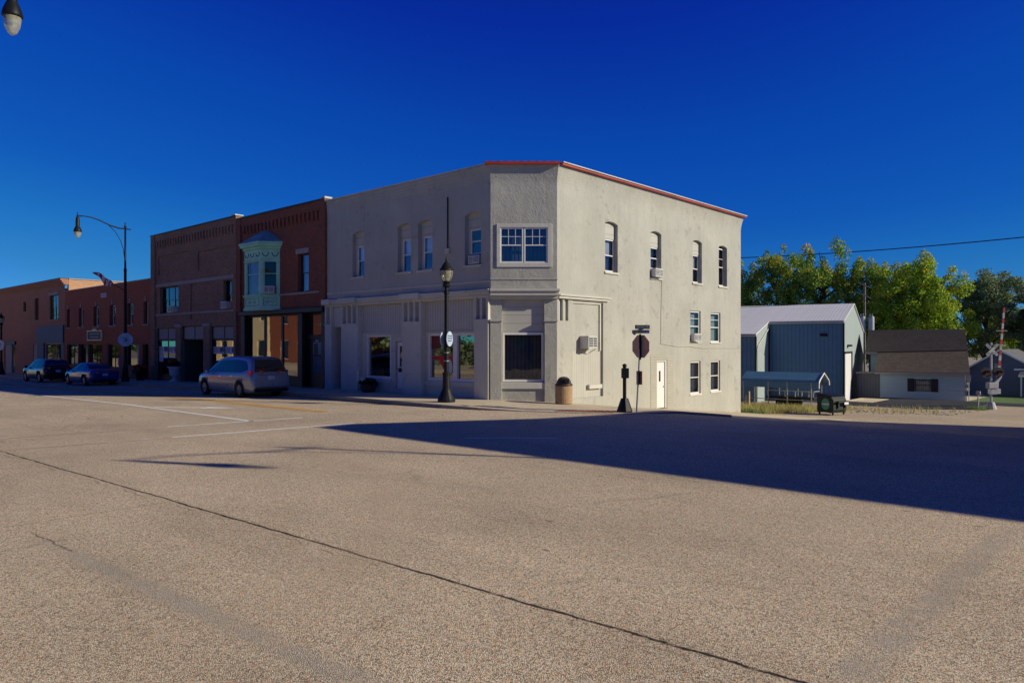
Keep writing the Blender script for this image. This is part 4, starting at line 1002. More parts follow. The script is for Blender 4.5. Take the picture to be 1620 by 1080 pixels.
for i_, (a_, c_, z_) in enumerate(sf):
    if i_ in (1, 5):
        dr = MB(); dr.fbox(MAIN, a_, c_, -0.4, -0.3, z_, 2.34); dr = dr.build('door', M['darkwood'], Cb); MB().fbox(MAIN, a_ + 0.3, c_ - 0.3, -0.30, -0.28, 0.4, 2.0).build('pane', M['carglass'], dr)
    else:
        fo = window(MAIN, Cb, a_, c_, 0.56, 2.34, -0.2, M['darkwood'], M['shop_glass'], M['dark_in'], kind='single', fw=0.06, mull=(0.5,) if i_ < 4 else (), bd=0.8)
        if i_ == 3: MB().fbox(MAIN, c_ - 0.7, c_ - 0.15, -0.172, -0.165, 0.7, 1.3).build('notice', M['banner'], fo)
        if i_ == 4: MB().fbox(MAIN, c_ - 0.62, c_ - 0.04, -0.172, -0.13, 0.62, 2.3).build('stone_strip', M['stone'], fo)
ds = MB(); ds.fbox(MAIN, -44.3, -43.2, 0.0, 0.04, 5.98, 6.30); ds = ds.build('date_stone', M['urn'], Cb)
iw = MB()
for s_ in range(4): iw.fbox(MAIN, -44.15 + 0.22 * s_, -44.15 + 0.22 * s_ + 0.14, 0.041, 0.046, 6.06, 6.22)
iw.build('lettering', M['stone'], ds)
sg = thing('shop_sign', 'dark framed sign board with gold edge on the low red brick shop', 'sign', (-45.6, -0.03, 2.7))
MB().fbox(MAIN, -47.1, -44.1, 0.01, 0.08, 2.70, 3.35).build('board', M['green_dark'], sg)
f = MB(); f.fbox(MAIN, -47.2, -47.1, 0.01, 0.11, 2.62, 3.43); f.fbox(MAIN, -44.1, -44.0, 0.01, 0.11, 2.62, 3.43); f.fbox(MAIN, -47.1, -44.1, 0.01, 0.11, 3.35, 3.43); f.fbox(MAIN, -47.1, -44.1, 0.01, 0.11, 2.62, 2.70); f.fbox(MAIN, -46.0, -45.2, 0.01, 0.10, 3.43, 3.55); f.build('frame', M['gold'], sg)
MB().fbox(MAIN, -46.7, -44.5, 0.081, 0.086, 3.10, 3.20).build('lettering', M['stone'], sg)
MB().fbox(MAIN, -46.5, -44.7, 0.081, 0.086, 2.86, 2.95).build('lettering', M['stone'], sg)

# D: orange brick building at the end of the row
D = thing('brick_shop', 'orange brick building with heavy cornice and slate blue fascia at the far end', 'building', (-66, 8, -0.5))
b = MB()
holes = [(-61.55, -60.3, 4.58, 6.66, 0.2), (-57.1, -54.7, 4.52, 6.70, 0.2), (-65.2, -64.3, 5.5, 6.45, 0.2), (-60.5, -53.3, -0.9, 2.45, 0.2), (-71.9, -67.9, -1.0, 2.3, 0.25), (-62.0, -60.9, -0.2, 2.3, 0.2)]
wall(b, MAIN, -82, -52.95, -1.6, 7.5, holes)
for z0, z1, d in ((7.5, 7.66, 0.10), (7.66, 7.84, 0.22), (7.84, 8.0, 0.34)): b.fbox(MAIN, -82, -52.97, -0.3, d, z0, z1)
b.quad((-82, 0, -1.6), (-82, 20, -1.6), (-82, 20, 7.5), (-82, 0, 7.5)); b.quad((-82, 0.3, 7.2), (-52.95, 0.3, 7.2), (-52.95, 20, 7.2), (-82, 20, 7.2))
b.build('wall', M['brick_d'], D)
sw = MB(); sw.fbox(SIDE, 0.301, 20, -53.3, -52.95, -1.6, 7.96); sw.build('side_wall', M['brick_side'], D)
MB().fbox(SIDE, 0.3, 20.1, -53.34, -52.88, 7.962, 8.04).build('coping', M['stone'], D)
MB().fbox(MAIN, -82, -52.95, -0.34, 0.38, 8.001, 8.05).build('coping', M['darkwood'], D)
fo = window(MAIN, D, -61.55, -60.3, 4.58, 6.66, -0.2, M['darkwood'], M['sky_glass'], M['dark_in']); sill(MAIN, fo, -61.55, -60.3, 4.58, M['stone'])
fo = window(MAIN, D, -57.1, -54.7, 4.52, 6.70, -0.2, M['darkwood'], M['sky_glass'], M['dark_in'], mull=(0.5,)); sill(MAIN, fo, -57.1, -54.7, 4.52, M['stone']); MB().fbox(MAIN, -57.2, -54.6, 0.002, 0.06, 6.70, 6.95).build('lintel', M['stone'], fo)
fo = window(MAIN, D, -65.2, -64.3, 5.5, 6.45, -0.2, M['darkwood'], M['glass'], M['dark_in'], kind='single'); sill(MAIN, fo, -65.2, -64.3, 5.5, M['stone'])
MB().fbox(MAIN, -60.6, -53.1, 0.005, 0.12, 2.48, 3.98).build('fascia', M['blue_panel'], D)
MB().fbox(MAIN, -60.5, -58.8, -0.2, 0.03, -1.0, 2.45).build('pier', M['blue_panel'], D); MB().fbox(MAIN, -53.9, -53.1, -0.2, 0.03, -1.0, 2.45).build('pier', M['blue_panel'], D)
window(MAIN, D, -58.8, -53.9, -0.2, 2.42, -0.18, M['ac_white'], M['shop_glass'], M['dark_in'], kind='single', mull=(0.62,), bd=1.0)
MB().fbox(MAIN, -72.3, -67.6, 0.0, 0.15, 2.3, 2.62).build('lintel', M['darkwood'], D)
MB().fbox(MAIN, -71.9, -69.6, -0.3, -0.1, -1.0, 2.3).build('infill_panel', M['stone'], D)
dr = MB(); dr.fbox(MAIN, -69.6, -67.9, -0.3, -0.2, -1.0, 2.3); dr = dr.build('door', M['darkwood'], D); MB().fbox(MAIN, -69.2, -68.3, -0.2, -0.18, 0.2, 2.0).build('pane', M['shop_glass'], dr)
MB().fbox(MAIN, -62.0, -60.9, -0.25, -0.06, -0.2, 2.3).build('infill_panel', M['stone'], D)

# ------------------------------------------------------------------ street lamps with a curved arm (arm along local +x)
def street_lamp_parts(r):
    MB().lathe([(0.24, 0), (0.24, 0.25), (0.19, 0.32), (0.17, 0.9), (0.13, 1.1), (0.115, 1.2)]).build('base', M['black_metal'], r, smooth=False)
    MB().lathe([(0.105, 1.2), (0.085, 7.2), (0.095, 7.22), (0.095, 7.4), (0.065, 7.42), (0.055, 10.05), (0.075, 10.06), (0.075, 10.2), (0.03, 10.3), (0.05, 10.38), (0.0, 10.46)], cap=False).build('pole', M['black_metal'], r, smooth=True)
    arm = [(-0.35, 0, 10.02), (0, 0, 10.03), (0.4, 0, 10.03), (0.9, 0, 10.14), (1.5, 0, 10.38), (2.0, 0, 10.52), (2.5, 0, 10.55), (2.82, 0, 10.50)]
    MB().tube(arm, [0.03, 0.05, 0.05, 0.045, 0.04, 0.038, 0.035, 0.035], 8).build('arm', M['black_metal'], r, smooth=True)
    MB().tube([(0.05, 0, 8.15), (0.12, 0, 8.7), (0.30, 0, 9.25), (0.6, 0, 9.75), (1.0, 0, 10.15)], 0.022, 6).build('brace', M['black_metal'], r, smooth=True)
    h = MB().lathe([(0.0, 10.78), (0.03, 10.72), (0.02, 10.62), (0.06, 10.56), (0.06, 10.46), (0.10, 10.40), (0.12, 10.20), (0.115, 9.86), (0.15, 9.80), (0.205, 9.68), (0.235, 9.58), (0.24, 9.53), (0.22, 9.51), (0.20, 9.53)], (2.82, 0, 0), 18, cap=False).build('lamp_head', M['black_metal'], r, smooth=True)
    MB().lathe([(0.205, 9.53), (0.205, 9.46), (0.175, 9.30), (0.11, 9.17), (0.05, 9.12), (0.0, 9.11)], (2.82, 0, 0), 18, cap=False).build('globe', M['lamp_glass'], h, smooth=True)
def disc_sign(r, z, ang, off, rad=0.34, name='disc_sign'):
    n = Vector((math.cos(ang), math.sin(ang), 0)); t_ = Vector((-n.y, n.x, 0)); c = n * off
    base = wloc(r)
    pts = [base + c + t_ * rad * math.cos(k * math.pi / 12) + Vector((0, 0, z + rad * math.sin(k * math.pi / 12))) for k in range(24)]
    d = MB().extrude(pts, n * 0.02).build(name, M['sign_disc'], r)
    for k, wd in ((0.10, 0.18), (0.0, 0.22), (-0.10, 0.16)):
        b = MB(); q = base + c + n * 0.022 + Vector((0, 0, z + k)); b.hexa([q - t_ * wd, q + t_ * wd, q + t_ * wd + n * 0.004, q - t_ * wd + n * 0.004, q - t_ * wd + Vector((0, 0, 0.035)), q + t_ * wd + Vector((0, 0, 0.035)), q + t_ * wd + n * 0.004 + Vector((0, 0, 0.035)), q - t_ * wd + n * 0.004 + Vector((0, 0, 0.035))])
        b.build('lettering', M['sign_ink'], d)
    return d
SL = 'street lamps with a curved arm'
far = thing('street_lamp', 'tall black street lamp with curved arm and round sign beside the blue car', 'street lamp', (0, 0, 0), SL)
street_lamp_parts(far)
near = copy_tree(far); near['label'] = 'street lamp whose glass head hangs into the top corner of the sky'
corner = copy_tree(far); corner['label'] = 'street lamp outside the building across the side street'
ds = disc_sign(far, 2.75, R(75), 0.12, 0.44)
ba = MB().box(-0.05, 0.05, -0.05, 0.16, 2.7, 2.8).build('sign_bracket', M['black_metal'], ds)
far.location = (-33.0, -2.35, 0.12 + gx(-33)); far.rotation_euler = (0, 0, R(-90))
for ch in near.children:
    if ch.name.startswith('lamp_head'): ch.scale = (0.86, 0.86, 1.0); ch.location.x = 2.82 * 0.14
near.location = (-0.75, -19.25, 0.0); near.rotation_euler = (0, 0, R(90))
corner.location = (25.0, -1.25, 0.12); corner.rotation_euler = (0, 0, R(-90))

# flag hung from its pole on the lamp
fl_ = thing('flag', 'striped flag on a slanting pole fixed to the far street lamp', 'flag', (-33.0, -2.35, 5.8))
ft = Vector((-34.3, -2.7, 6.38)); fb = Vector((-32.98, -2.4, 5.83))
MB().tube([fb, ft], 0.03, 6).build('flag_pole', M['black_metal'], fl_)
rows = []; fmb = MB()
pl_ = [Vector((-34.2, -2.68, 6.36)), Vector((-34.7, -2.7, 6.62)), Vector((-35.7, -2.75, 6.97)), Vector((-36.6, -2.8, 7.26)), Vector((-37.7, -2.8, 7.34))]
pb_ = [Vector((-34.35, -2.68, 6.25)), Vector((-35.0, -2.6, 6.22)), Vector((-35.9, -2.55, 6.28)), Vector((-36.5, -2.7, 6.85)), Vector((-37.6, -2.78, 7.27))]
def cat(P, s):
    s = max(0, min(0.9999, s)) * (len(P) - 1); i = int(s); f = s - i; f = f * f * (3 - 2 * f) * 0.5 + f * 0.5; return P[i] + (P[i + 1] - P[i]) * f
for i in range(14):
    t_ = i / 13; a_, c_ = cat(pl_, t_), cat(pb_, t_); rows.append([a_ + (c_ - a_) * j / 6 + Vector((0, 0.07 * math.sin(t_ * 12 + j * 0.8), 0)) for j in range(7)])
for i in range(13):
    fmb.cur = (i % 2) if i < 10 else 0
    for j in range(6): fmb.quad(rows[i][j], rows[i][j + 1], rows[i + 1][j + 1], rows[i + 1][j])
fmb.build('cloth', [M['flag_red'], M['flag_white']], fl_, smooth=True, recalc=False)

# ------------------------------------------------------------------ acorn lamp posts
LP = 'acorn lamp posts on the pavement'
def lamp_post_parts(r):
    MB().lathe([(0.36, 0), (0.36, 0.10), (0.33, 0.16), (0.25, 0.34), (0.20, 0.46), (0.17, 0.52), (0.15, 1.05), (0.165, 1.08), (0.165, 1.16), (0.11, 1.20)], seg=16).build('base', M['black_metal'], r)
    s = MB(); s.lathe([(0.098, 1.2), (0.085, 4.3), (0.11, 4.32), (0.11, 4.42), (0.075, 4.46), (0.075, 4.56), (0.15, 4.60), (0.16, 4.68), (0.10, 4.74)], seg=14)
    s.build('pole', M['black_metal'], r)
    fx = MB().lathe([(0.13, 4.72), (0.13, 4.78), (0.16, 4.80), (0.14, 4.82)], seg=16).build('fitter', M['black_metal'], r, smooth=True)
    MB().lathe([(0.125, 4.80), (0.19, 4.88), (0.24, 5.02), (0.262, 5.16), (0.255, 5.25)], seg=18, cap=False).build('globe', M['lamp_glass'], fx, smooth=True)
    rb = MB()
    for k in range(6):
        a_ = k * math.pi / 3 + 0.2; rb.tube([(q * math.cos(a_), q * math.sin(a_), z) for q, z in ((0.135, 4.80), (0.20, 4.88), (0.25, 5.02), (0.272, 5.16), (0.265, 5.25))], 0.008, 4)
    rb.build('rib', M['black_metal'], fx)
    MB().lathe([(0.27, 5.24), (0.285, 5.27), (0.27, 5.31), (0.22, 5.36), (0.17, 5.46), (0.10, 5.56), (0.045, 5.60), (0.045, 5.63), (0.06, 5.66), (0.03, 5.72), (0.012, 5.78), (0.0, 5.86)], seg=18, cap=False).build('lamp_cap', M['black_metal'], fx, smooth=True)
lp = thing('lamp_post', 'black acorn lamp post with paired round signs before the white corner building', 'lamp post', (0, 0, 0), LP)
lamp_post_parts(lp)
lp2 = copy_tree(lp); lp2['label'] = 'dark acorn lamp post at the far end of the brick row'
disc_sign(lp, 2.52, R(22), 0.13, 0.30); disc_sign(lp, 2.52, R(202), 0.13, 0.30)
bd = MB()
for z in (1.62, 1.95): bd.lathe([(0.112, z), (0.112, z + 0.035)], seg=14)
bd.build('band', M['steel'], lp)
lp.location = (-2.35, -2.0, 0.124); lp.scale = (0.93, 0.93, 0.951)
disc_sign(lp2, 2.75, R(-60), 0.13, 0.5)
lp2.location = (-63.1, -2.3, 0.12 + gx(-63))

# ------------------------------------------------------------------ corner furniture
ss = thing('stop_sign', 'back of a stop sign with street name blades on a thin leaning post', 'sign', (4.61, 0.35, 0.0))
tp = Vector((4.61, 0.35, 0)); lean = Vector((0.10, 0.09, 2.62))
po = MB(); po.tube([tp, tp + lean], 0.030, 8); po.build('post', M['steel'], ss)
vd = Vector((-0.82, 0.57, 0)).normalized(); vr = Vector((0.57, 0.82, 0))
def plate(c, wd, ht, name, m, shape='rect', th=0.012, par=ss, rt=vr, nv=vd):
    if shape == 'oct': pts = [c + rt * wd / 2 * math.cos(R(22.5 + 45 * k)) / math.cos(R(22.5)) + Vector((0, 0, ht / 2 * math.sin(R(22.5 + 45 * k)) / math.cos(R(22.5)))) for k in range(8)]
    else: pts = [c + rt * (wd / 2 * a_) + Vector((0, 0, ht / 2 * e_)) for a_, e_ in ((-1, -1), (1, -1), (1, 1), (-1, 1))]
    return MB().extrude(pts, nv * th).build(name, m, par)
pc = tp + Vector((0.088, 0.08, 2.24))
plate(pc + Vector((0, 0.04, 0)), 0.74, 0.77, 'stop_plate', M['galv_back'], 'oct', rt=Vector((0.992, -0.122, 0)), nv=Vector((0.122, 0.992, 0)))
po = MB(); po.tube([pc + Vector((0, 0, -0.45)), pc + Vector((0, 0, 0.42))], 0.04, 6); po.build('sign_post_sleeve', M['black_metal'], ss)
plate(tp + Vector((0.05, 0.05, 1.17)) + Vector((0, 0.04, 0)), 0.26, 0.46, 'route_plate', M['galv_back'], rt=Vector((0.992, -0.122, 0)), nv=Vector((0.122, 0.992, 0)))
MB().tube([tp + Vector((0.045, 0.045, 0.95)), tp + Vector((0.06, 0.055, 1.42))], 0.04, 6).build('sign_post_sleeve', M['black_metal'], ss)
bl_ = plate(tp + Vector((0.14, 0.14, 2.90)), 0.50, 0.135, 'street_name_blade', M['black_metal'], rt=Vector((CY, SY, 0)), nv=Vector((-SY, CY, 0)))
text('LINCOLN AVE', 'lettering', 0.10, bl_, tp + Vector((0.14, 0.14, 2.90)) + Vector((SY, -CY, 0)) * 0.004, (CY, SY, 0), (0, 0, 1), M['banner'], 0.001, sx=0.66)
bl_ = plate(tp + Vector((0.10, 0.10, 2.74)), 0.62, 0.12, 'street_name_blade', M['ac_white'], rt=Vector((0.97, 0.24, 0)), nv=Vector((-0.24, 0.97, 0)))
text('LOCUST ST', 'lettering', 0.09, bl_, tp + Vector((0.14, 0.11, 2.74)) + Vector((0.24, -0.97, 0)) * 0.004, (0.97, 0.24, 0), (0, 0, 1), M['stone'], 0.001, sx=0.8)
MB().tube([tp + Vector((0.0, -0.16, 2.66)), tp + Vector((0.02, -0.04, 2.74)), tp + Vector((0.1, 0.1, 2.82)), tp + Vector((0.16, 0.18, 2.84))], [0.045, 0.055, 0.03, 0.02], 8).build('bracket', M['black_metal'], ss)

bp = thing('pushbutton_post', 'short black crossing post with a push button box on a flared base', 'post', (4.31, 0.07, 0.0))
MB().lathe([(0.27, 0), (0.27, 0.04), (0.15, 0.40), (0.12, 0.47), (0.0, 0.48)], (4.31, 0.07, 0.01), 8).build('base', M['black_metal'], bp)
MB().lathe([(0.062, 0.46), (0.062, 1.55), (0.075, 1.56), (0.07, 1.62), (0.0, 1.65)], (4.31, 0.07, 0.01), 12).build('pole', M['black_metal'], bp)
MB().fbox(Fr((4.31, 0.07, 0), (CY, SY, 0), (SY, -CY, 0)), -0.10, 0.14, -0.12, 0.085, 1.16, 1.50).build('button_box', M['black_metal'], bp, bevel=0.015)

tb = thing('litter_bin', 'round pebble-faced litter bin with a brown domed lid beside the chamfered corner', 'litter bin', (0.62, 1.15, 0.03))
cx_, cy_ = 0.78, 1.22
MB().lathe([(0.30, 0.03), (0.33, 0.06), (0.33, 0.70), (0.31, 0.73)], (cx_, cy_, 0), 28).build('drum', M['aggregate'], tb, smooth=False)
ld = MB(); ld.lathe([(0.335, 0.73), (0.335, 0.80), (0.29, 0.81), (0.27, 0.90), (0.21, 1.00), (0.12, 1.06), (0.0, 1.08)], (cx_, cy_, 0), 24); ld = ld.build('lid', M['brown_plastic'], tb, smooth=True)
nn = Vector((0.86, -0.2, 0.45)).normalized()
MB().fbox(Fr((cx_ + 0.17, cy_ - 0.16, 0), (CY, SY, 0), (SY, -CY, 0)), 0.0, 0.16, -0.05, 0.09, 0.84, 1.0).build('opening', M['dark_in'], ld)

def leaves(mb, c, rx, ry, rz, n, size, seed, up=0.3):
    rnd = random.Random(seed)
    for _ in range(n):
        v = Vector((rnd.gauss(0, 1), rnd.gauss(0, 1), rnd.gauss(0, 1))).normalized() * (rnd.random() ** 0.4)
        p = Vector((c[0] + v.x * rx, c[1] + v.y * ry, c[2] + v.z * rz))
        a_ = Vector((rnd.uniform(-1, 1), rnd.uniform(-1, 1), rnd.uniform(-1, 1) + up)).normalized(); b_ = a_.orthogonal().normalized()
        b_ = Matrix.Rotation(rnd.uniform(0, 6.28), 3, a_) @ b_; c_ = a_.cross(b_)
        s = size * rnd.uniform(0.6, 1.3)
        mb.add([p - b_ * s * 0.5, p + c_ * s * 0.35, p + b_ * s * 0.5, p - c_ * s * 0.35], [[0, 1, 2, 3]])
ur = thing('planter_urn', 'white pedestal urn of red flowers beside the brown brick entry', 'planter', (-29.6, -0.6, 0))
zb = 0.12 + gx(-29.6); c = (-29.75, -0.55, zb)
MB().lathe([(0.30, 0), (0.30, 0.06), (0.16, 0.14), (0.10, 0.28), (0.12, 0.34), (0.24, 0.40), (0.31, 0.52), (0.33, 0.86), (0.42, 0.92), (0.42, 0.98), (0.34, 0.98)], c, 20).build('urn', M['urn'], ur, smooth=True)
fm_ = MB(); leaves(fm_, (c[0], c[1], zb + 1.12), 0.42, 0.42, 0.2, 160, 0.14, 3); fm_.build('foliage', M['pot_leaf'], ur, recalc=False)
fm_ = MB(); leaves(fm_, (c[0] - 0.12, c[1], zb + 1.3), 0.34, 0.34, 0.22, 130, 0.13, 4); fm_.build('flower', M['red_flower'], ur, recalc=False)
fp = thing('flower_pot', 'low pot of orange red flowers behind the far street lamp', 'planter', (-35.5, -0.7, 0))
zb = 0.12 + gx(-35.2); c = (-34.6, -0.8, zb)
MB().lathe([(0.22, 0), (0.30, 0.45), (0.33, 0.47), (0.28, 0.5)], c, 16).build('pot', M['black_metal'], fp, smooth=True)
fm_ = MB(); leaves(fm_, (c[0], c[1], zb + 0.62), 0.5, 0.5, 0.3, 200, 0.16, 5); fm_.build('foliage', M['pot_leaf'], fp, recalc=False)
fm_ = MB(); leaves(fm_, (c[0], c[1], zb + 0.92), 0.55, 0.45, 0.2, 140, 0.15, 6); fm_.build('flower', M['red_flower'], fp, recalc=False)
bsk = thing('planter_basket', 'dark leafy basket with a pale bloom under the white display window', 'planter', (-9.35, -0.35, 0.12))
MB().lathe([(0.28, 0.125), (0.36, 0.30), (0.40, 0.46), (0.34, 0.47)], (-9.35, -0.42, 0), 16).build('basket', M['brown_plastic'], bsk)
fm_ = MB(); leaves(fm_, (-9.35, -0.42, 0.52), 0.52, 0.36, 0.26, 300, 0.14, 8); fm_.build('foliage', M['pot_leaf'], bsk, recalc=False)
fm_ = MB()
for k in range(9): a_ = k * 0.698; fm_.tube([(-9.32 + 0.03 * math.cos(a_), -0.82, 0.74 + 0.03 * math.sin(a_)), (-9.32 + 0.10 * math.cos(a_), -0.80, 0.74 + 0.10 * math.sin(a_))], [0.015, 0.03], 5)
fm_.build('flower', M['urn'], bsk)

# ------------------------------------------------------------------ parked vehicles (built facing +x, then turned)
def interp(st, x, k):
    if x <= st[0][0]: return st[0][k]
    for a_, b_ in zip(st, st[1:]):
        if x <= b_[0]: return a_[k] + (b_[k] - a_[k]) * (x - a_[0]) / (b_[0] - a_[0])
    return st[-1][k]
def car(kind, label, paint_m, st, wheels, wr, loc, yaw, side_win, rear_win, front_win, lights, plate_z, group='cars parked along the kerb'):
    """st: stations (x, z bottom, z top, z belt, half width, roof half width)"""
    r = thing(kind, label, 'car', (0, 0, 0), group)
    xs = []
    for a_, b_ in zip(st, st[1:]):
        n = max(2, int((b_[0] - a_[0]) / 0.12)); xs += [a_[0] + (b_[0] - a_[0]) * i / n for i in range(n)]
    xs.append(st[-1][0])
    def sm(x, k):
        h = 0.10; return (interp(st, x - h, k) + 2 * interp(st, x, k) + interp(st, x + h, k)) / 4 if st[0][0] + h < x < st[-1][0] - h else interp(st, x, k)
    def sec(x):
        zb_, zt, zl, w_, wr_ = [sm(x, k) for k in range(1, 6)]
        zl = min(zl, zt - 0.02); up = zt - zl
        m = zb_ + (zl - zb_) * 0.5
        p = [(0, zb_), (w_ * 0.86, zb_), (w_ * 0.96, zb_ + 0.06), (w_ * 0.985, zb_ + (m - zb_) * 0.5), (w_, m), (w_ * 0.992, m + (zl - m) * 0.6), (w_ * 0.965, zl), (w_ * 0.94, zl + min(0.03, up * 0.2))]
        rr = wr_
        for f in (0.35, 0.7): p.append((w_ * 0.94 + (rr - w_ * 0.94) * f, zl + min(0.03, up * 0.2) + (up * 0.86 - min(0.03, up * 0.2)) * f))
        p += [(rr, zl + up * 0.86), (rr * 0.93, zl + up * 0.95), (rr * 0.75, zt - up * 0.015), (rr * 0.4, zt), (0, zt)]
        return p
    def yside(x, z):
        p = sec(x)
        for a_, b_ in zip(p[4:], p[5:]):
            if a_[1] <= z <= b_[1] and b_[1] > a_[1]: return a_[0] + (b_[0] - a_[0]) * (z - a_[1]) / (b_[1] - a_[1])
        return p[10][0]
    b = MB(); rows = []
    for x in xs:
        p = sec(x); rows.append([(x, -y, z) for y, z in p] + [(x, y, z) for y, z in p[::-1][1:-1]])
    n = len(rows[0])
    b.v = [p for r_ in rows for p in r_]
    b.f = [[i * n + j, i * n + (j + 1) % n, (i + 1) * n + (j + 1) % n, (i + 1) * n + j] for i in range(len(rows) - 1) for j in range(n)]
    b.f += [list(range(n)), list(range((len(rows) - 1) * n, len(rows) * n))]
    b.mi = [0] * len(b.f)
    body = b.build('body', paint_m, r, smooth=True)
    # cut the wheel arches out of the body
    ct = MB()
    for wx in wheels:
        for sgn in (-1, 1):
            ct.lathe([(wr + 0.06, sgn * 0.52), (wr + 0.06, sgn * 1.4)], (wx, 0, wr), 28, 'y')
    cut = ct.build('arch_cutter', M['tyre'], None)
    bo = body.modifiers.new('arches', 'BOOLEAN'); bo.operation = 'DIFFERENCE'; bo.object = cut; bo.solver = 'EXACT'
    dg = bpy.context.evaluated_depsgraph_get(); dg.update()
    me = bpy.data.meshes.new_from_object(body.evaluated_get(dg))
    body.modifiers.clear()
    if len(me.polygons) > 50: body.data = me
    bpy.data.objects.remove(cut)
    cm = body.data
    inner = MB()
    for wx in wheels: inner.box(wx - wr - 0.1, wx + wr + 0.1, -0.55, 0.55, 0.25, wr * 2 + 0.05)
    inner.build('wheel_housing', M['dark_in'], r)
    def patch(lo, hi, x0, x1, sgn, m, name, par, off=0.010, nx=12, nz=5):
        rows = []
        for i in range(nx + 1):
            x = x0 + (x1 - x0) * i / nx; a_, c_ = lerp(lo, x), lerp(hi, x)
            rows.append([(x, sgn * (yside(x, a_ + (c_ - a_) * j / nz) + off), a_ + (c_ - a_) * j / nz) for j in range(nz + 1)])
        return MB().grid(rows).build(name, m, par, smooth=True)
    def xtop(z, front):
        lo, hi = (0.0, st[-1][0]) if front else (st[0][0], 0.0)
        for _ in range(40):
            md = (lo + hi) / 2; inside = sm(md, 2) > z
            if front: lo, hi = (md, hi) if inside else (lo, md)
            else: lo, hi = (lo, md) if inside else (md, hi)
        return (lo + hi) / 2
    for sgn in (-1, 1):
        for lo, hi, x0, x1 in side_win: patch(lo, hi, x0, x1, sgn, M['carglass'], 'side_window', r)
        for lo, hi, x0, x1 in lights: patch(lo, hi, x0, x1, sgn, M['taillight'], 'tail_light', r, 0.014, 6, 3)
    for front, (z0, z1, w0, w1), nm in ((False, rear_win[:4], 'rear_window'), (True, front_win[:4], 'windscreen')):
        rows = []
        for i in range(9):
            z = z0 + (z1 - z0) * i / 8; wd = w0 + (w1 - w0) * i / 8; x = xtop(z, front)
            sg_ = 1 if front else -1
            rows.append([(x + sg_ * 0.016 - sg_ * 0.0 * q * q, wd * q, z + 0.012) for q in (-1, -0.5, 0, 0.5, 1)])
        MB().grid(rows).build(nm, M['carglass'], r, smooth=True)
    xr = st[0][0]
    lt = MB()
    for sgn in (-1, 1):
        z0, z1, yi, yo = plate_z[1]
        xa = xtop((z0 + z1) / 2, False)
        lt.hexa([(xa - 0.03, sgn * yi, z0 + 0.03), (xa + 0.06, sgn * yo, z0), (xa + 0.12, sgn * yo, z0), (xa + 0.05, sgn * yi, z0 + 0.03), (xa - 0.03, sgn * yi, z1 - 0.02), (xa + 0.07, sgn * yo, z1), (xa + 0.13, sgn * yo, z1), (xa + 0.05, sgn * yi, z1 - 0.02)])
        q = lt.build('tail_light', M['taillight'], r); lt = MB()
    zp = plate_z[0]; xp = xtop(zp, False) - 0.02
    MB().box(xp - 0.012, xp + 0.03, -0.16, 0.16, zp - 0.08, zp + 0.08).build('number_plate', M['plate'], r)
    MB().box(xp - 0.02, xp + 0.05, -0.62, 0.62, zp + 0.14, zp + 0.17).build('chrome_strip', M['chrome'], r)
    w0 = interp(st, xr + 0.12, 4)
    bm_ = MB(); zbm = interp(st, xr + 0.1, 1)
    bm_.box(xr - 0.02, xr + 0.10, -w0 * 0.86, w0 * 0.86, zbm + 0.02, zbm + 0.17); bm_.build('lower_bumper', M['black_metal'], r, bevel=0.03)
    for sgn in (-1, 1):
        xm = front_win[4] if len(front_win) > 4 else 0.9
        MB().lathe([(0.0, -0.06), (0.09, -0.05), (0.11, 0.0), (0.09, 0.06), (0.0, 0.07)], (xm, sgn * (interp(st, xm, 4) + 0.10), interp(st, xm, 3) + 0.10), 10, 'x').build('mirror', paint_m, r, smooth=True)
        for hx in (wheels[0] + 0.62, wheels[0] + 1.62):
            y_ = yside(hx, interp(st, hx, 3) - 0.12); MB().box(hx - 0.1, hx + 0.1, sgn * y_ - 0.02, sgn * y_ + 0.02, interp(st, hx, 3) - 0.135, interp(st, hx, 3) - 0.105).build('door_handle', M['chrome'], r)
    for wx in wheels:
        for sgn in (-1, 1):
            yo = interp(st, wx, 4) * 0.985
            prof = [(wr * 0.60, 0.0), (wr * 0.62, 0.012), (wr * 0.86, 0.015), (wr * 0.97, -0.02), (wr, -0.06), (wr, -0.17), (wr * 0.9, -0.21), (wr * 0.5, -0.21)]
            wh = MB().lathe([(a_, sgn * (yo + c_)) for a_, c_ in prof], (wx, 0, wr), 26, 'y', cap=False).build('wheel', M['tyre'], r, smooth=True)
            rm = MB(); rm.lathe([(wr * 0.61, sgn * (yo - 0.004)), (wr * 0.61, sgn * (yo - 0.05)), (wr * 0.57, sgn * (yo - 0.05)), (wr * 0.57, sgn * (yo - 0.004))], (wx, 0, wr), 24, 'y')
            for k in range(5):
                a_ = k * 2 * math.pi / 5 + 0.3
                p0 = Vector((wx, sgn * (yo - 0.02), wr)); p1 = p0 + Vector((math.cos(a_), 0, math.sin(a_))) * wr * 0.58
                rm.tube([p0, p1], [0.045, 0.03], 6)
            rm.lathe([(0.07, sgn * (yo - 0.03)), (0.06, sgn * (yo + 0.004))], (wx, 0, wr), 12, 'y')
            rm.build('rim', M['rim'], wh)
            MB().lathe([(wr * 0.58, sgn * (yo - 0.08)), (wr * 0.58, sgn * (yo - 0.09))], (wx, 0, wr), 20, 'y').build('brake_disc', M['dark_in'], wh)
    r.location = loc; r.rotation_euler = (0, 0, R(yaw))
    return r

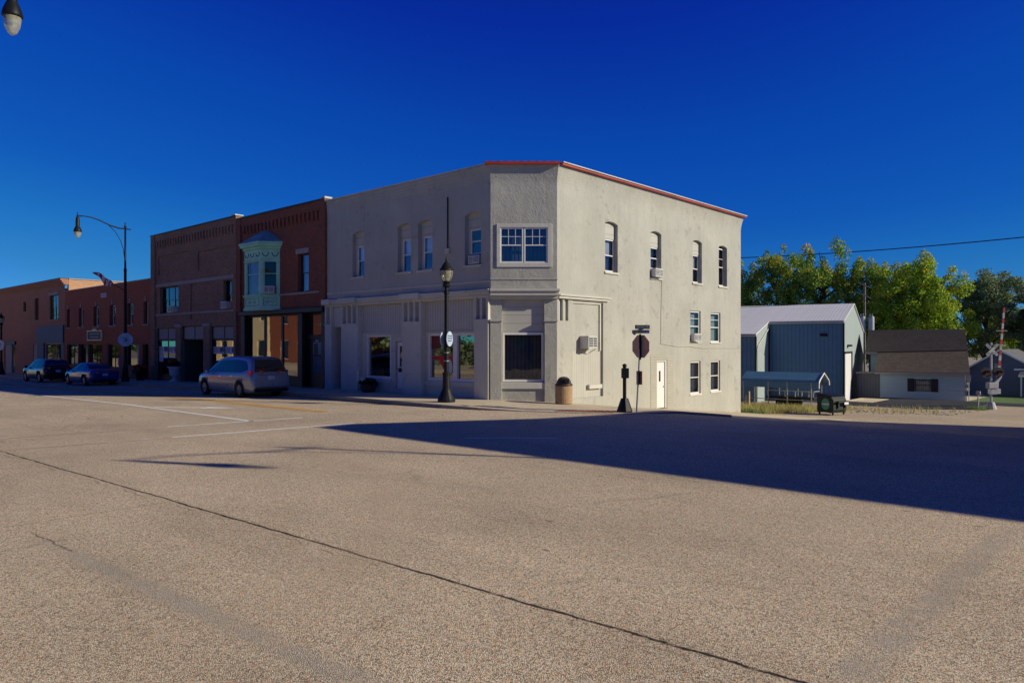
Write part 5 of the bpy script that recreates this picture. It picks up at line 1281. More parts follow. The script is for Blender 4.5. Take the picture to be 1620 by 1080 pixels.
van_st = [(-2.585, 0.42, 0.50, 0.45, 0.80, 0.70), (-2.56, 0.30, 0.80, 0.72, 0.93, 0.84), (-2.52, 0.26, 1.02, 0.94, 0.955, 0.84), (-2.40, 0.24, 1.32, 1.06, 0.975, 0.80), (-2.25, 0.22, 1.60, 1.06, 0.985, 0.74), (-2.10, 0.21, 1.72, 1.06, 0.99, 0.72),
          (-1.6, 0.20, 1.765, 1.05, 1.0, 0.73), (-0.8, 0.20, 1.785, 1.03, 1.0, 0.74), (0.0, 0.20, 1.76, 1.01, 1.0, 0.73), (0.45, 0.20, 1.70, 1.0, 1.0, 0.72), (0.9, 0.20, 1.48, 0.99, 0.995, 0.74), (1.35, 0.20, 1.20, 0.98, 0.99, 0.79), (1.55, 0.20, 1.10, 0.98, 0.985, 0.82),
          (1.95, 0.21, 1.02, 0.94, 0.96, 0.80), (2.25, 0.23, 0.92, 0.85, 0.91, 0.74), (2.45, 0.26, 0.78, 0.72, 0.80, 0.64), (2.55, 0.32, 0.62, 0.58, 0.66, 0.52), (2.585, 0.40, 0.52, 0.50, 0.5, 0.42)]
win_lo = [(-2.3, 1.11), (1.4, 1.05)]
van_ = car('minivan', 'silver minivan parked in the shade by the brick shops', M['van'], van_st, (-1.52, 1.57), 0.345, (-14.35, -4.02, gx(-14.35) - 0.045), 182.5,
    [([(-2.1, 1.22), (-1.7, 1.10), (0.55, 1.06)], [(-2.1, 1.24), (-1.85, 1.56), (-1.2, 1.62), (0.2, 1.60), (0.55, 1.54)], -2.1, -0.08),
     ([(-0.03, 1.08), (1.3, 1.05)], [(-0.03, 1.60), (0.4, 1.56), (0.9, 1.33), (1.3, 1.07)], -0.03, 1.28)],
    (1.10, 1.62, 0.80, 0.62), (1.12, 1.60, 0.80, 0.62, 1.05), [([(-2.46, 0.98), (-2.1, 1.02)], [(-2.46, 1.17), (-2.1, 1.12)], -2.45, -2.12)], (0.86, (0.96, 1.18, 0.38, 0.95)))
van_.scale = (1.0, 1.0, 1.045)
sedan_st = [(-2.3, 0.40, 0.55, 0.5, 0.72, 0.6), (-2.27, 0.30, 0.86, 0.8, 0.84, 0.72), (-2.2, 0.26, 1.00, 0.90, 0.87, 0.74), (-1.75, 0.2, 1.06, 0.93, 0.90, 0.74), (-1.2, 0.18, 1.30, 0.93, 0.91, 0.62), (-0.7, 0.18, 1.43, 0.92, 0.91, 0.58), (-0.1, 0.18, 1.47, 0.90, 0.91, 0.58),
            (0.3, 0.18, 1.42, 0.89, 0.91, 0.58), (0.8, 0.18, 1.20, 0.88, 0.91, 0.64), (1.15, 0.18, 1.0, 0.88, 0.90, 0.72), (1.6, 0.19, 0.93, 0.84, 0.88, 0.70), (2.05, 0.22, 0.80, 0.74, 0.80, 0.62), (2.25, 0.28, 0.64, 0.6, 0.66, 0.5), (2.3, 0.38, 0.5, 0.48, 0.5, 0.4)]
car('sedan', 'blue sedan parked between the black car and the street lamp', M['sedan'], sedan_st, (-1.33, 1.37), 0.33, (-34.35, -4.0, gx(-34.35) - 0.045), 183,
    [([(-1.5, 0.99), (1.0, 0.93)], [(-1.5, 1.01), (-1.15, 1.22), (-0.6, 1.36), (-0.25, 1.38)], -1.48, -0.28), ([(-0.2, 0.97), (1.0, 0.93)], [(-0.2, 1.38), (0.25, 1.34), (0.75, 1.12), (1.0, 0.95)], -0.22, 0.98)],
    (1.10, 1.40, 0.66, 0.54), (1.02, 1.38, 0.72, 0.54, 0.8), [([(-2.2, 0.80), (-1.8, 0.84)], [(-2.2, 0.95), (-1.8, 0.92)], -2.2, -1.85)], (0.72, (0.80, 0.95, 0.42, 0.84)))
suv_st = [(-2.35, 0.45, 0.6, 0.55, 0.78, 0.66), (-2.32, 0.34, 0.95, 0.85, 0.90, 0.78), (-2.25, 0.3, 1.12, 1.02, 0.93, 0.78), (-2.1, 0.26, 1.42, 1.06, 0.94, 0.72), (-1.9, 0.25, 1.62, 1.06, 0.95, 0.68), (-1.3, 0.24, 1.70, 1.05, 0.95, 0.68), (-0.3, 0.24, 1.72, 1.03, 0.95, 0.68),
          (0.25, 0.24, 1.66, 1.02, 0.95, 0.68), (0.8, 0.24, 1.36, 1.01, 0.95, 0.72), (1.15, 0.24, 1.15, 1.0, 0.94, 0.77), (1.7, 0.25, 1.08, 0.98, 0.92, 0.77), (2.1, 0.28, 0.98, 0.9, 0.86, 0.7), (2.28, 0.32, 0.8, 0.74, 0.75, 0.6), (2.33, 0.42, 0.6, 0.56, 0.6, 0.5)]
car('suv', 'black sport utility car parked farthest along the brick row', M['suv'], suv_st, (-1.38, 1.42), 0.37, (-43.55, -4.0, gx(-43.55) - 0.045), 183,
    [([(-2.0, 1.16), (-1.2, 1.12)], [(-2.0, 1.2), (-1.8, 1.5), (-1.2, 1.58)], -2.0, -1.1), ([(-1.05, 1.11), (-0.1, 1.09)], [(-1.05, 1.58), (-0.1, 1.60)], -1.05, -0.1), ([(-0.05, 1.09), (1.0, 1.05)], [(-0.05, 1.60), (0.3, 1.55), (0.75, 1.3), (1.0, 1.07)], -0.05, 0.98)],
    (1.14, 1.56, 0.72, 0.58), (1.16, 1.56, 0.76, 0.6, 0.8), [([(-2.2, 0.95), (-1.95, 0.98)], [(-2.2, 1.14), (-1.95, 1.10)], -2.2, -1.98)], (0.84, (0.95, 1.12, 0.5, 0.88)))

# ------------------------------------------------------------------ down the side street
# blue workshop: long low roof, step forward on the left, gable end to the street; built square, then turned
SH = thing('metal_workshop', 'blue metal clad workshop with a pale ribbed roof and a sunlit gable end', 'building', (-0.94, 38, -2.1))
x1, x0, xl = -0.94, -6.46, -24.0
yf, yr_, yb, yl = 38.0, 45.44, 54.67, 33.22
zf, za, zbk, zg = 4.12, 5.75, 3.45, -2.6
sl = (za - zf) / (yr_ - yf); zl_ = zf - (yf - yl) * sl
b = MB(); b.quad((x0, yf, zg), (x1, yf, zg), (x1, yf, zf), (x0, yf, zf)); b.build('front_wall', M['shaded_clad'], SH, recalc=False)
b = MB(); b.quad((xl, yl, zg), (x0, yl, zg), (x0, yl, zl_), (xl, yl, zl_)); b.build('front_wall', M['shaded_clad'], SH, recalc=False)
b = MB(); b.poly([(x1, yf, zg), (x1, yb, zg), (x1, yb, zbk), (x1, yr_, za), (x1, yf, zf)]); b.build('gable_wall', M['sunlit_clad'], SH, recalc=False)
b = MB(); b.poly([(x0, yl, zg), (x0, yf, zg), (x0, yf, zf), (x0, yl, zl_)]); b.build('step_wall', M['sunlit_clad'], SH, recalc=False)
b = MB(); b.quad((xl, yb, zg), (x1, yb, zg), (x1, yb, zbk), (xl, yb, zbk)); b.build('rear_wall', M['sunlit_clad'], SH, recalc=False)
def slab(b, pts, th=0.06): b.extrude(pts, (0, 0, th))
b = MB()
slab(b, [(x0, yf - 0.12, zf - 0.12 * sl + 0.01), (x1 + 0.1, yf - 0.12, zf - 0.12 * sl + 0.01), (x1 + 0.1, yr_, za + 0.01), (x0, yr_, za + 0.01)])
slab(b, [(xl, yl - 0.12, zl_ - 0.12 * sl + 0.01), (x0 + 0.06, yl - 0.12, zl_ - 0.12 * sl + 0.01), (x0 + 0.06, yf - 0.121, zf - 0.121 * sl + 0.01), (x0 - 0.001, yf - 0.12, zf - 0.12 * sl + 0.01), (x0 - 0.001, yr_, za + 0.01), (xl, yr_, za + 0.01)])
slab(b, [(xl, yr_ + 0.001, za + 0.01), (x1 + 0.1, yr_ + 0.001, za + 0.01), (x1 + 0.1, yb + 0.1, zbk + 0.01), (xl, yb + 0.1, zbk + 0.01)])
b.build('roof', M['roof_metal'], SH)
MB().box(x1 - 0.02, x1 + 0.10, yf - 0.10, yf - 0.0, zg, zf - 0.1).build('corner_trim', M['darkwood'], SH); MB().box(x0 - 0.02, x0 + 0.08, yl - 0.10, yl, zg, zl_ - 0.1).build('corner_trim', M['darkwood'], SH); MB().box(x0, x0 + 0.12, yf - 0.16, yf - 0.06, zg, zf - 0.05).build('corner_trim', M['darkwood'], SH)
MB().box(x0 + 0.07, x1 + 0.1, yf - 0.24, yf - 0.13, zf - 0.17, zf - 0.07).build('gutter', M['trim'], SH); MB().box(xl, x0 + 0.1, yl - 0.24, yl - 0.13, zl_ - 0.17, zl_ - 0.07).build('gutter', M['trim'], SH)
b = MB(); b.tube([(x0 + 0.06, yf - 0.18, zf - 0.15), (x0 + 0.06, yf - 0.3, 3.6), (x0 + 0.06, yl + 0.6, 2.2), (x0 + 0.06, yl + 0.3, 1.9), (x0 + 0.06, yl + 0.3, zg)], 0.045, 6); b.build('downpipe', M['trim'], SH)
MB().box(x1 + 0.005, x1 + 0.05, yf + 0.95, yf + 5.2, -2.3, 1.6).build('roller_door', M['vinyl'], SH)
dr = MB(); dr.box(x1 + 0.005, x1 + 0.10, yf + 5.2, yf + 5.8, -2.3, 1.75); dr.box(x1 + 0.005, x1 + 0.10, yf + 0.8, yf + 5.2, 1.6, 1.75); dr.build('door_frame', M['darkwood'], SH)
b = MB(); b.box(-2.6, -2.05, yf - 0.22, yf - 0.02, 2.95, 3.15); b.build('wall_light', M['black_metal'], SH, bevel=0.03)
b = MB(); b.box(x1 + 0.02, x1 + 0.3, yf + 2.6, yf + 3.6, 2.15, 2.3); b.build('wall_light', M['black_metal'], SH)
SH.rotation_euler = (0, 0, R(12))

# carport with the trailer under it
CP = thing('carport', 'low blue metal carport with an arched white rim in front of the workshop', 'carport', (-1.5, 28.5, -1.9))
cpx0, cpx1, cy0, cy1 = -4.6, 0.78, 28.0, 29.9
cym = (cy0 + cy1) / 2
sec_ = [(cy0, -0.58), (cy0 + 0.02, -0.2), (cy0 + 0.12, -0.06), (cym, 0.42), (cy1 - 0.12, -0.06), (cy1 - 0.02, -0.2), (cy1, -0.42)]
b = MB(); b.grid([[(x, y, z) for y, z in sec_] for x in (cpx0, cpx1)]); b.grid([[(x, y, z - 0.03) for y, z in sec_] for x in (cpx0, cpx1)]); b.build('roof', M['carport'], CP, recalc=False)
for x in (cpx1,): MB().tube([(x + 0.02, y, z) for y, z in sec_], 0.05, 6).build('rim', M['vinyl'], CP)
for x in (-4.4, -2.6, -1.3, 0.3):
    for y in (cy0 + 0.03, cy1 - 0.03): MB().box(x - 0.03, x + 0.03, y - 0.03, y + 0.03, zr(0, y) - 0.1, -0.2).build('leg', M['steel'], CP)
MB().box(cpx0, cpx1, cy0 + 0.01, cy0 + 0.05, -1.42, -1.37).build('rail', M['steel'], CP)
TR = thing('trailer', 'flat trailer with side rails parked under the carport', 'trailer', (-1, 29, -1.7))
MB().box(-2.9, 0.35, 28.35, 29.5, -1.35, -1.2).build('bed', M['darkwood'], TR)
b = MB()
for x in (-2.8, -1.6, -0.9, -0.45, 0.0, 0.3): b.box(x - 0.03, x + 0.03, 28.36, 28.42, -1.2, -0.78)
b.box(-2.8, 0.33, 28.35, 28.40, -0.85, -0.79); b.box(0.25, 0.33, 28.35, 29.5, -0.85, -0.79); b.build('side_rail', M['steel'], TR)
for x in (-1.9, -1.1):
    for y in (28.3, 29.5): MB().lathe([(0.28, -0.09), (0.28, 0.09)], (x, y, zr(0, y) + 0.28), 16, 'y').build('wheel', M['tyre'], TR)
MB().tube([(0.35, 28.9, -1.3), (1.2, 28.9, -1.35)], 0.05, 6).build('tow_bar', M['steel'], TR)
SK = thing('marker_stake', 'thin yellow wooden stake standing in the grass', 'stake', (-2.3, 25.2, -1.8))
MB().box(-2.63, -2.55, 24.96, 25.02, -1.85, -0.75).build('stake', M['gold'], SK)
CN = thing('traffic_cone', 'pale cone standing under the carport edge', 'cone', (-4.1, 28.6, -1.9))
MB().lathe([(0.2, 0), (0.2, 0.04), (0.15, 0.05), (0.04, 0.66), (0.0, 0.66)], (-3.9, 27.4, zr(0, 27.4)), 12).build('cone', M['urn'], CN)

# dumpster
DU = thing('dumpster', 'dark green dumpster on castors with a green round sticker, at the kerb', 'dumpster', (3.4, 21.4, -1.65))
da = R(YAW + 32)
DF = Fr((3.80, 21.85, 0), (math.cos(da), math.sin(da), 0), (math.sin(da), -math.cos(da), 0)); zd = zr(3.4, 21.5)
DE = Fr(DF.P(0, 0, 0), DF.n * 1.0, DF.u * -1.0)                      # its left end
b = MB(); b.extrude([DF.P(0, d, zd + z) for d, z in ((-1.05, 0.16), (-0.10, 0.14), (0.0, 0.30), (0.0, 0.85), (-0.15, 1.05), (-1.05, 1.14))], DF.u * 1.22); b.build('body', M['dump_green'], DU, bevel=0.02)
b = MB(); b.extrude([DF.P(-0.03, -1.08, zd + 1.15), DF.P(-0.03, -0.12, zd + 1.06), DF.P(-0.03, -0.08, zd + 1.10), DF.P(-0.03, -1.08, zd + 1.20)], DF.u * 1.28); b.build('lid', M['black_metal'], DU)
for u in (0.32, 0.98): b = MB(); b.fbox(DF, u, u + 0.1, 0.002, 0.10, zd + 0.4, zd + 0.80); b.build('rib', M['dump_green'], DU)
b = MB(); b.fbox(DF, 0.2, 1.14, 0.102, 0.2, zd + 0.72, zd + 0.80); b.build('fork_pocket', M['dump_green'], DU)
MB().fbox(DF, 0.72, 1.10, 0.202, 0.212, zd + 0.60, zd + 0.74).build('label_plate', M['vinyl'], DU)
b = MB(); b.extrude([DE.P(-0.50 + 0.26 * math.cos(k * math.pi / 10), 0.004, zd + 0.62 + 0.32 * math.sin(k * math.pi / 10)) for k in range(20)], DE.n * 0.006); st_ = b.build('sticker', M['dump_logo'], DU)
MB().fbox(DE, -0.72, -0.28, 0.012, 0.016, zd + 0.58, zd + 0.66).build('lettering', M['urn'], st_)
for u, d in ((0.1, -0.1), (1.1, -0.1), (0.1, -0.95), (1.1, -0.95)): MB().lathe([(0.08, -0.03), (0.08, 0.03)], tuple(DF.P(u, d, zd + 0.085)), 12, 'x').build('castor', M['tyre'], DU)

# asphalt pad, concrete slab, track edge
b = MB(); pp = [(-0.9, 33.2), (3.0, 32.6), (5.2, 33.9), (7.6, 36.6), (8.0, 44.2), (-0.9, 44.2)]
b.extrude([(x, y, -2.35) for x, y in pp], (0, 0, 0.33)); struct(b.build('parking_pad', M['pad']))
b = MB(); b.box(-0.85, 1.2, 37.6, 42.0, -2.30, -2.0); struct(b.build('concrete_slab', M['concrete']))
b = MB()
for p, q in (((-0.9, 32.9), (3.0, 32.3)), ((3.0, 32.3), (5.3, 33.6)), ((5.3, 33.6), (7.9, 36.5))):
    t_ = Vector((q[0] - p[0], q[1] - p[1], 0)).normalized(); n_ = Vector((-t_.y, t_.x, 0)) * 0.25
    a_, c_ = Vector((p[0], p[1], 0)), Vector((q[0], q[1], 0))
    b.hexa([a_ + Vector((0, 0, -2.4)), c_ + Vector((0, 0, -2.4)), c_ + n_ + Vector((0, 0, -2.4)), a_ + n_ + Vector((0, 0, -2.4)), a_ + Vector((0, 0, -1.99)), c_ + Vector((0, 0, -1.99)), c_ + n_ + Vector((0, 0, -1.99)), a_ + n_ + Vector((0, 0, -1.99))])
struct(b.build('pad_edge', M['darkwood']))
b = MB(); b.grid([[(x, y, zr(x, y) + 0.012) for y in (46, 50, 56, 62, 70)] for x in (5.5, 8, 11, 15, 20)]); struct(b.build('lawn', M['lawn']))
b = MB(); b.grid([[(x, y, zr(x, y) + 0.02) for y in (43.5, 46, 47.5)] for x in (7.5, 10, 13, 18)]); struct(b.build('cross_road', M['pad']))

# house with shutters
HO = thing('siding_house', 'low pale blue house with a brown shingle lean-to roof and black shutters', 'house', (0, 44, -2.1))
hx0, hx1, hy = 0.0, 5.95, 44.0
b = MB(); wall(b, Fr((0, hy, 0), (1, 0, 0), (0, -1, 0)), hx0, hx1, -2.2, 0.14, [(2.50, 3.60, -1.42, -0.46, 0.1)])
b.poly([(hx1, hy, -2.2), (hx1, 47.3, -2.2), (hx1, 47.3, 1.65), (hx1, hy, 0.14)]); b.poly([(hx0, hy, -2.2), (hx0, 47.3, -2.2), (hx0, 47.3, 1.65), (hx0, hy, 0.14)])
b.poly([(hx1 - 0.01, 47.3, -2.2), (hx1 - 0.01, 55, -2.2), (hx1 - 0.01, 55, 1.6), (hx1 - 0.01, 51.2, 3.45), (hx1 - 0.01, 47.3, 1.65)])
b.quad((-0.9, 47.31, -2.2), (hx0, 47.31, -2.2), (hx0, 47.31, 1.65), (-0.9, 47.31, 1.65)); b.quad((-0.9, 47.3, -2.2), (-0.9, 55, -2.2), (-0.9, 55, 1.6), (-0.9, 47.3, 1.6))
b.build('wall', M['siding'], HO, recalc=False)
b = MB(); slab(b, [(hx0 - 0.35, hy - 0.35, 0.0), (hx1 + 0.3, hy - 0.35, 0.0), (hx1 + 0.3, 47.4, 1.70), (hx0 - 0.35, 47.4, 1.70)], 0.09); b.build('roof', M['shingle'], HO)
b = MB(); slab(b, [(-1.3, 47.0, 1.60), (hx0 - 0.36, 47.0, 1.60), (hx1 + 0.31, 47.41, 1.79), (hx1 + 0.31, 51.2, 3.55), (-1.3, 51.2, 3.55)], 0.08); slab(b, [(-1.3, 51.201, 3.55), (hx1 + 0.31, 51.201, 3.55), (hx1 + 0.31, 55.4, 1.5), (-1.3, 55.4, 1.5)], 0.08); b.build('roof', M['shingle_dark'], HO)
b = MB(); b.box(hx0 - 0.35, hx1 + 0.3, hy - 0.40, hy - 0.351, -0.09, 0.06); b.box(hx1 + 0.02, hx1 + 0.10, hy - 0.05, hy + 0.05, -2.2, 0.0); b.box(-1.3, hx0 - 0.36, 46.95, 46.999, 1.5, 1.66); b.build('fascia', M['stone'], HO)
HFr = Fr((0, hy, 0), (1, 0, 0), (0, -1, 0))
fo = window(HFr, HO, 2.50, 3.60, -1.42, -0.46, -0.08, M['darkwood'], M['glass'], M['lace'], fw=0.06)
for u in (1.98, 3.62): MB().fbox(HFr, u, u + 0.5, 0.004, 0.05, -1.46, -0.42).build('shutter', M['darkwood'], HO)
b = MB(); b.box(-1.75, hx0 - 0.02, 44.9, 45.0, -2.2, -0.12); b.build('garage_door', M['slate_siding'], HO)
b = MB(); b.box(-1.85, hx0 - 0.02, 44.7, 47.2, -0.118, -0.03); b.build('garage_roof', M['stone'], HO)
b = MB(); b.tube([(hx1 + 0.25, hy + 0.2, -2.2), (hx1 + 0.25, hy + 0.2, -0.6)], 0.03, 6); b.box(hx1 + 0.1, hx1 + 0.4, hy + 0.1, hy + 0.3, -0.6, -0.1); b.build('meter', M['steel'], HO)

HO.rotation_euler = (0, 0, R(13))

# navy house
NH = thing('navy_house', 'navy blue gabled house behind the railway signal', 'house', (6, 63, -2.4))
b = MB(); b.poly([(3.4, 60, -2.7), (8.3, 60, -2.7), (8.3, 60, 0.35), (5.85, 60, 1.75), (3.4, 60, 0.15)]); b.quad((8.3, 60, -2.7), (8.3, 70, -2.7), (8.3, 70, 0.35), (8.3, 60, 0.35))
b.quad((7.7, 58.5, -2.7), (14, 58.5, -2.7), (14, 58.5, -0.45), (7.7, 58.5, -0.45)); b.quad((7.7, 58.5, -2.7), (7.7, 60, -2.7), (7.7, 60, -0.2), (7.7, 58.5, -0.45)); b.build('wall', M['navy_siding'], NH, recalc=False)
b = MB(); slab(b, [(5.85, 59.6, 1.78), (8.9, 59.6, 0.0), (8.9, 70, 0.0), (5.85, 70, 1.78)], 0.08); slab(b, [(5.849, 59.6, 1.78), (5.849, 70, 1.78), (3.0, 70, -0.1), (3.0, 59.6, -0.1)], 0.08); slab(b, [(7.5, 58.2, -0.50), (14.2, 58.2, -0.50), (14.2, 61, 0.5), (7.5, 61, 0.5)], 0.07); b.build('roof', M['shingle_grey'], NH)
b = MB(); b.extrude([(5.85, 59.55, 1.70), (8.9, 59.55, -0.08), (8.9, 59.55, 0.10), (5.85, 59.55, 1.88)], (0, 0.045, 0)); b.extrude([(5.849, 59.55, 1.70), (3.0, 59.55, -0.18), (3.0, 59.55, -0.02), (5.849, 59.55, 1.88)], (0, 0.045, 0)); b.box(7.62, 7.74, 58.42, 58.49, -2.7, -0.5); b.box(7.5, 14, 58.10, 58.19, -0.6, -0.42); b.box(7.0, 7.9, 59.4, 59.54, -0.05, 0.12); b.build('white_trim', M['vinyl'], NH)
NFr = Fr((0, 58.5, 0), (1, 0, 0), (0, -1, 0))
b = MB(); window(NFr, NH, 8.35, 9.4, -1.75, -0.75, 0.005, M['vinyl'], M['glass'], M['dark_in'], fw=0.12, bd=0.03, kind='single')
b = MB(); window(Fr((0, 60, 0), (1, 0, 0), (0, -1, 0)), NH, 5.4, 6.0, -0.35, 0.55, 0.005, M['stone'], M['glass'], M['lace'], fw=0.05, bd=0.03)

# railway crossing signal with the raised barrier
RS = thing('railway_signal', 'railway crossing signal with crossbuck, twin lamps and a raised red and white barrier', 'railway signal', (8.55, 39, -2.1))
sx, sy = 8.55, 39.0; zb = zr(sx, sy)
MB().lathe([(0.35, 0), (0.33, 0.12), (0.2, 0.5), (0.16, 0.52)], (sx, sy, zb), 12).build('base', M['rr_white'], RS)
MB().tube([(sx, sy, zb + 0.4), (sx, sy, 2.45)], 0.075, 10).build('mast', M['rr_white'], RS)
SF = Fr((sx, sy, 0), (CY, SY, 0), (SY, -CY, 0))
for s_ in (-1, 1):
    c_ = SF.P(0, 0.10 + 0.02 * s_, 1.95); d_ = (SF.u * s_ + Vector((0, 0, 1))).normalized(); e_ = (SF.u * -s_ + Vector((0, 0, 1))).normalized()
    bl_ = MB(); bl_.extrude([c_ + d_ * 0.54 + e_ * 0.09, c_ + d_ * 0.54 - e_ * 0.09, c_ - d_ * 0.54 - e_ * 0.09, c_ - d_ * 0.54 + e_ * 0.09], SF.n * 0.02); bl_ = bl_.build('crossbuck_blade', M['rr_white'], RS)
    dd_ = d_ if s_ > 0 else -d_
    up_ = e_ if s_ > 0 else e_
    for nm_, off_ in ((('RAIL', -0.36), ('ROAD', 0.36)) if s_ > 0 else (('CROSS', -0.36), ('ING', 0.36))):
        text(nm_, 'lettering', 0.13, bl_, c_ + dd_ * off_ + SF.n * 0.022, dd_, SF.n.cross(dd_), M['rr_black'], 0.001, sx=0.8)
MB().tube([SF.P(-0.45, 0.02, 0.36), SF.P(0.5, 0.02, 0.36)], 0.04, 6).build('lamp_bar', M['rr_black'], RS)
for u in (-0.42, 0.46):
    b = MB(); b.extrude([SF.P(u + 0.37 * math.cos(k * math.pi / 10), 0.10, 0.36 + 0.37 * math.sin(k * math.pi / 10)) for k in range(20)], SF.n * 0.03); bb = b.build('lamp_backboard', M['rr_black'], RS)
    b = MB(); b.extrude([SF.P(u + 0.11 * math.cos(k * math.pi / 10), 0.131, 0.36 + 0.11 * math.sin(k * math.pi / 10)) for k in range(20)], SF.n * 0.05); b.build('lens', M['rr_lens'], bb)
    b = MB(); rows = [[SF.P(u + 0.15 * math.cos(a_), d_, 0.36 + 0.15 * math.sin(a_)) for a_ in [k * math.pi / 8 for k in range(0, 9)]] for d_ in (0.131, 0.34)]; b.grid(rows); b.build('hood', M['rr_black'], bb, recalc=False)
b = MB(); b.fbox(SF, -0.36, 0.30, -0.05, 0.35, -0.72, -0.30); b.extrude([SF.P(0.30, 0.0, -0.45), SF.P(0.62, 0.0, 0.02), SF.P(0.62, 0.0, 0.20), SF.P(0.10, 0.0, -0.30)], SF.n * 0.2); b.build('barrier_motor', M['rr_white'], RS, bevel=0.03)
b = MB(); b.fbox(SF, -0.16, 0.24, -0.1, 0.3, -1.12, -0.76); b.build('counterweight', M['steel'], RS)
b = MB(); b.fbox(SF, 0.30, 0.55, -0.05, 0.2, -1.1, -0.75); b.build('control_box', M['rr_white'], RS, bevel=0.02)
a0 = SF.P(0.46, 0.05, 0.1); a1 = SF.P(0.86, 0.05, 4.86)
ab = MB(); n_ = 13
for i in range(n_):
    ab.cur = i % 2; p, q = a0 + (a1 - a0) * i / n_, a0 + (a1 - a0) * (i + 1) / n_; wd = 0.085 - 0.025 * i / n_
    ab.hexa([p - SF.u * wd, p + SF.u * wd, p + SF.u * wd + SF.n * 0.05, p - SF.u * wd + SF.n * 0.05, q - SF.u * wd, q + SF.u * wd, q + SF.u * wd + SF.n * 0.05, q - SF.u * wd + SF.n * 0.05])
ab.build('barrier_arm', [M['rr_red'], M['rr_white']], RS)
for z_, u0, u1 in ((3.25, 0.28, 1.05), (2.28, 0.1, 0.95)): MB().tube([SF.P(u0, 0.1, z_), SF.P(u1, 0.1, z_)], 0.025, 5).build('cross_rod', M['rr_white'], RS)
SB = thing('signal_switch', 'small white switch stand beside the railway signal', 'switch stand', (7.6, 39.3, -2.1))
MB().tube([(7.75, 39.2, zb), (7.75, 39.2, zb + 0.95)], 0.05, 6).build('post', M['rr_white'], SB)
MB().box(7.62, 7.88, 39.1, 39.3, zb + 0.95, zb + 1.2).build('target', M['rr_white'], SB)
MB().tube([(7.75, 39.2, zb + 1.1), (8.15, 39.1, zb + 0.9), (8.5, 39.05, zb + 0.85)], 0.025, 5).build('rod', M['rr_white'], SB)

# utility pole with transformers, and the wires
UP = thing('utility_pole', 'wooden utility pole with grey transformers behind the workshop', 'utility pole', (-6, 60, -2.4))
MB().tube([(-6.05, 60, -2.5), (-6.0, 60, 8.7)], [0.17, 0.12], 8).build('pole', M['wood_pole'], UP)
for z_ in (8.45, 7.4): MB().tube([(-6.55, 59.8, z_ + 0.30), (-5.35, 59.8, z_ - 0.32)], 0.07, 5).build('crossarm', M['wood_pole'], UP)
for x, y in ((-6.85, 60), (-5.35, 59.9), (-6.1, 59.5)):
    t_ = MB().lathe([(0.30, 3.75), (0.32, 3.8), (0.32, 5.1), (0.26, 5.2), (0.0, 5.22)], (x, y, 0), 16).build('transformer', M['steel'], UP)
    b = MB()
    for s_ in (-0.12, 0.12): b.lathe([(0.05, 5.2), (0.035, 5.3), (0.05, 5.35), (0.03, 5.5)], (x + s_, y, 0), 8)
    b.build('bushing', M['stone'], t_)
def wire(name, label, p, q, sag, r_):
    p, q = Vector(p), Vector(q); pts = [p + (q - p) * i / 24 - Vector((0, 0, sag * 4 * (i / 24) * (1 - i / 24))) for i in range(25)]
    o = MB().tube(pts, r_, 5).build(name, M['wire'], None, smooth=True); tag(o, label, 'cable', 'overhead cables'); return o
wire('overhead_cable', 'thick cable crossing the sky above the trees', (24.0, 95.0, 17.2), (-40.0, 95.0, 16.9), 0.9, 0.075)
wire('overhead_cable', 'thin cable in front of the workshop roof', (12.0, 30.0, 5.5), (-24.0, 30.0, 5.2), 0.35, 0.016)

# ------------------------------------------------------------------ trees behind the yards
TREE = {}
TREE['green'] = leaf('maple_leaves', [(0.090, 0.200, 0.034), (0.200, 0.350, 0.056), (0.310, 0.470, 0.070), (0.140, 0.280, 0.044)], trans=0.26, hi=(0.60, 0.46, 0.03), zlo=4.0, zhi=12.5)
TREE['yellow'] = leaf('turning_leaves', [(0.180, 0.330, 0.030), (0.360, 0.530, 0.044), (0.520, 0.630, 0.050), (0.160, 0.300, 0.034)], trans=0.26, hi=(0.66, 0.60, 0.04), zlo=1.0, zhi=11.0)
TREE['dark'] = leaf('dark_oak_leaves', [(0.120, 0.180, 0.070), (0.210, 0.280, 0.120), (0.330, 0.390, 0.200), (0.150, 0.220, 0.085)], trans=0.3)
TREE['low'] = leaf('shrub_leaves', [(0.035, 0.06, 0.016), (0.06, 0.09, 0.022), (0.10, 0.12, 0.03)])
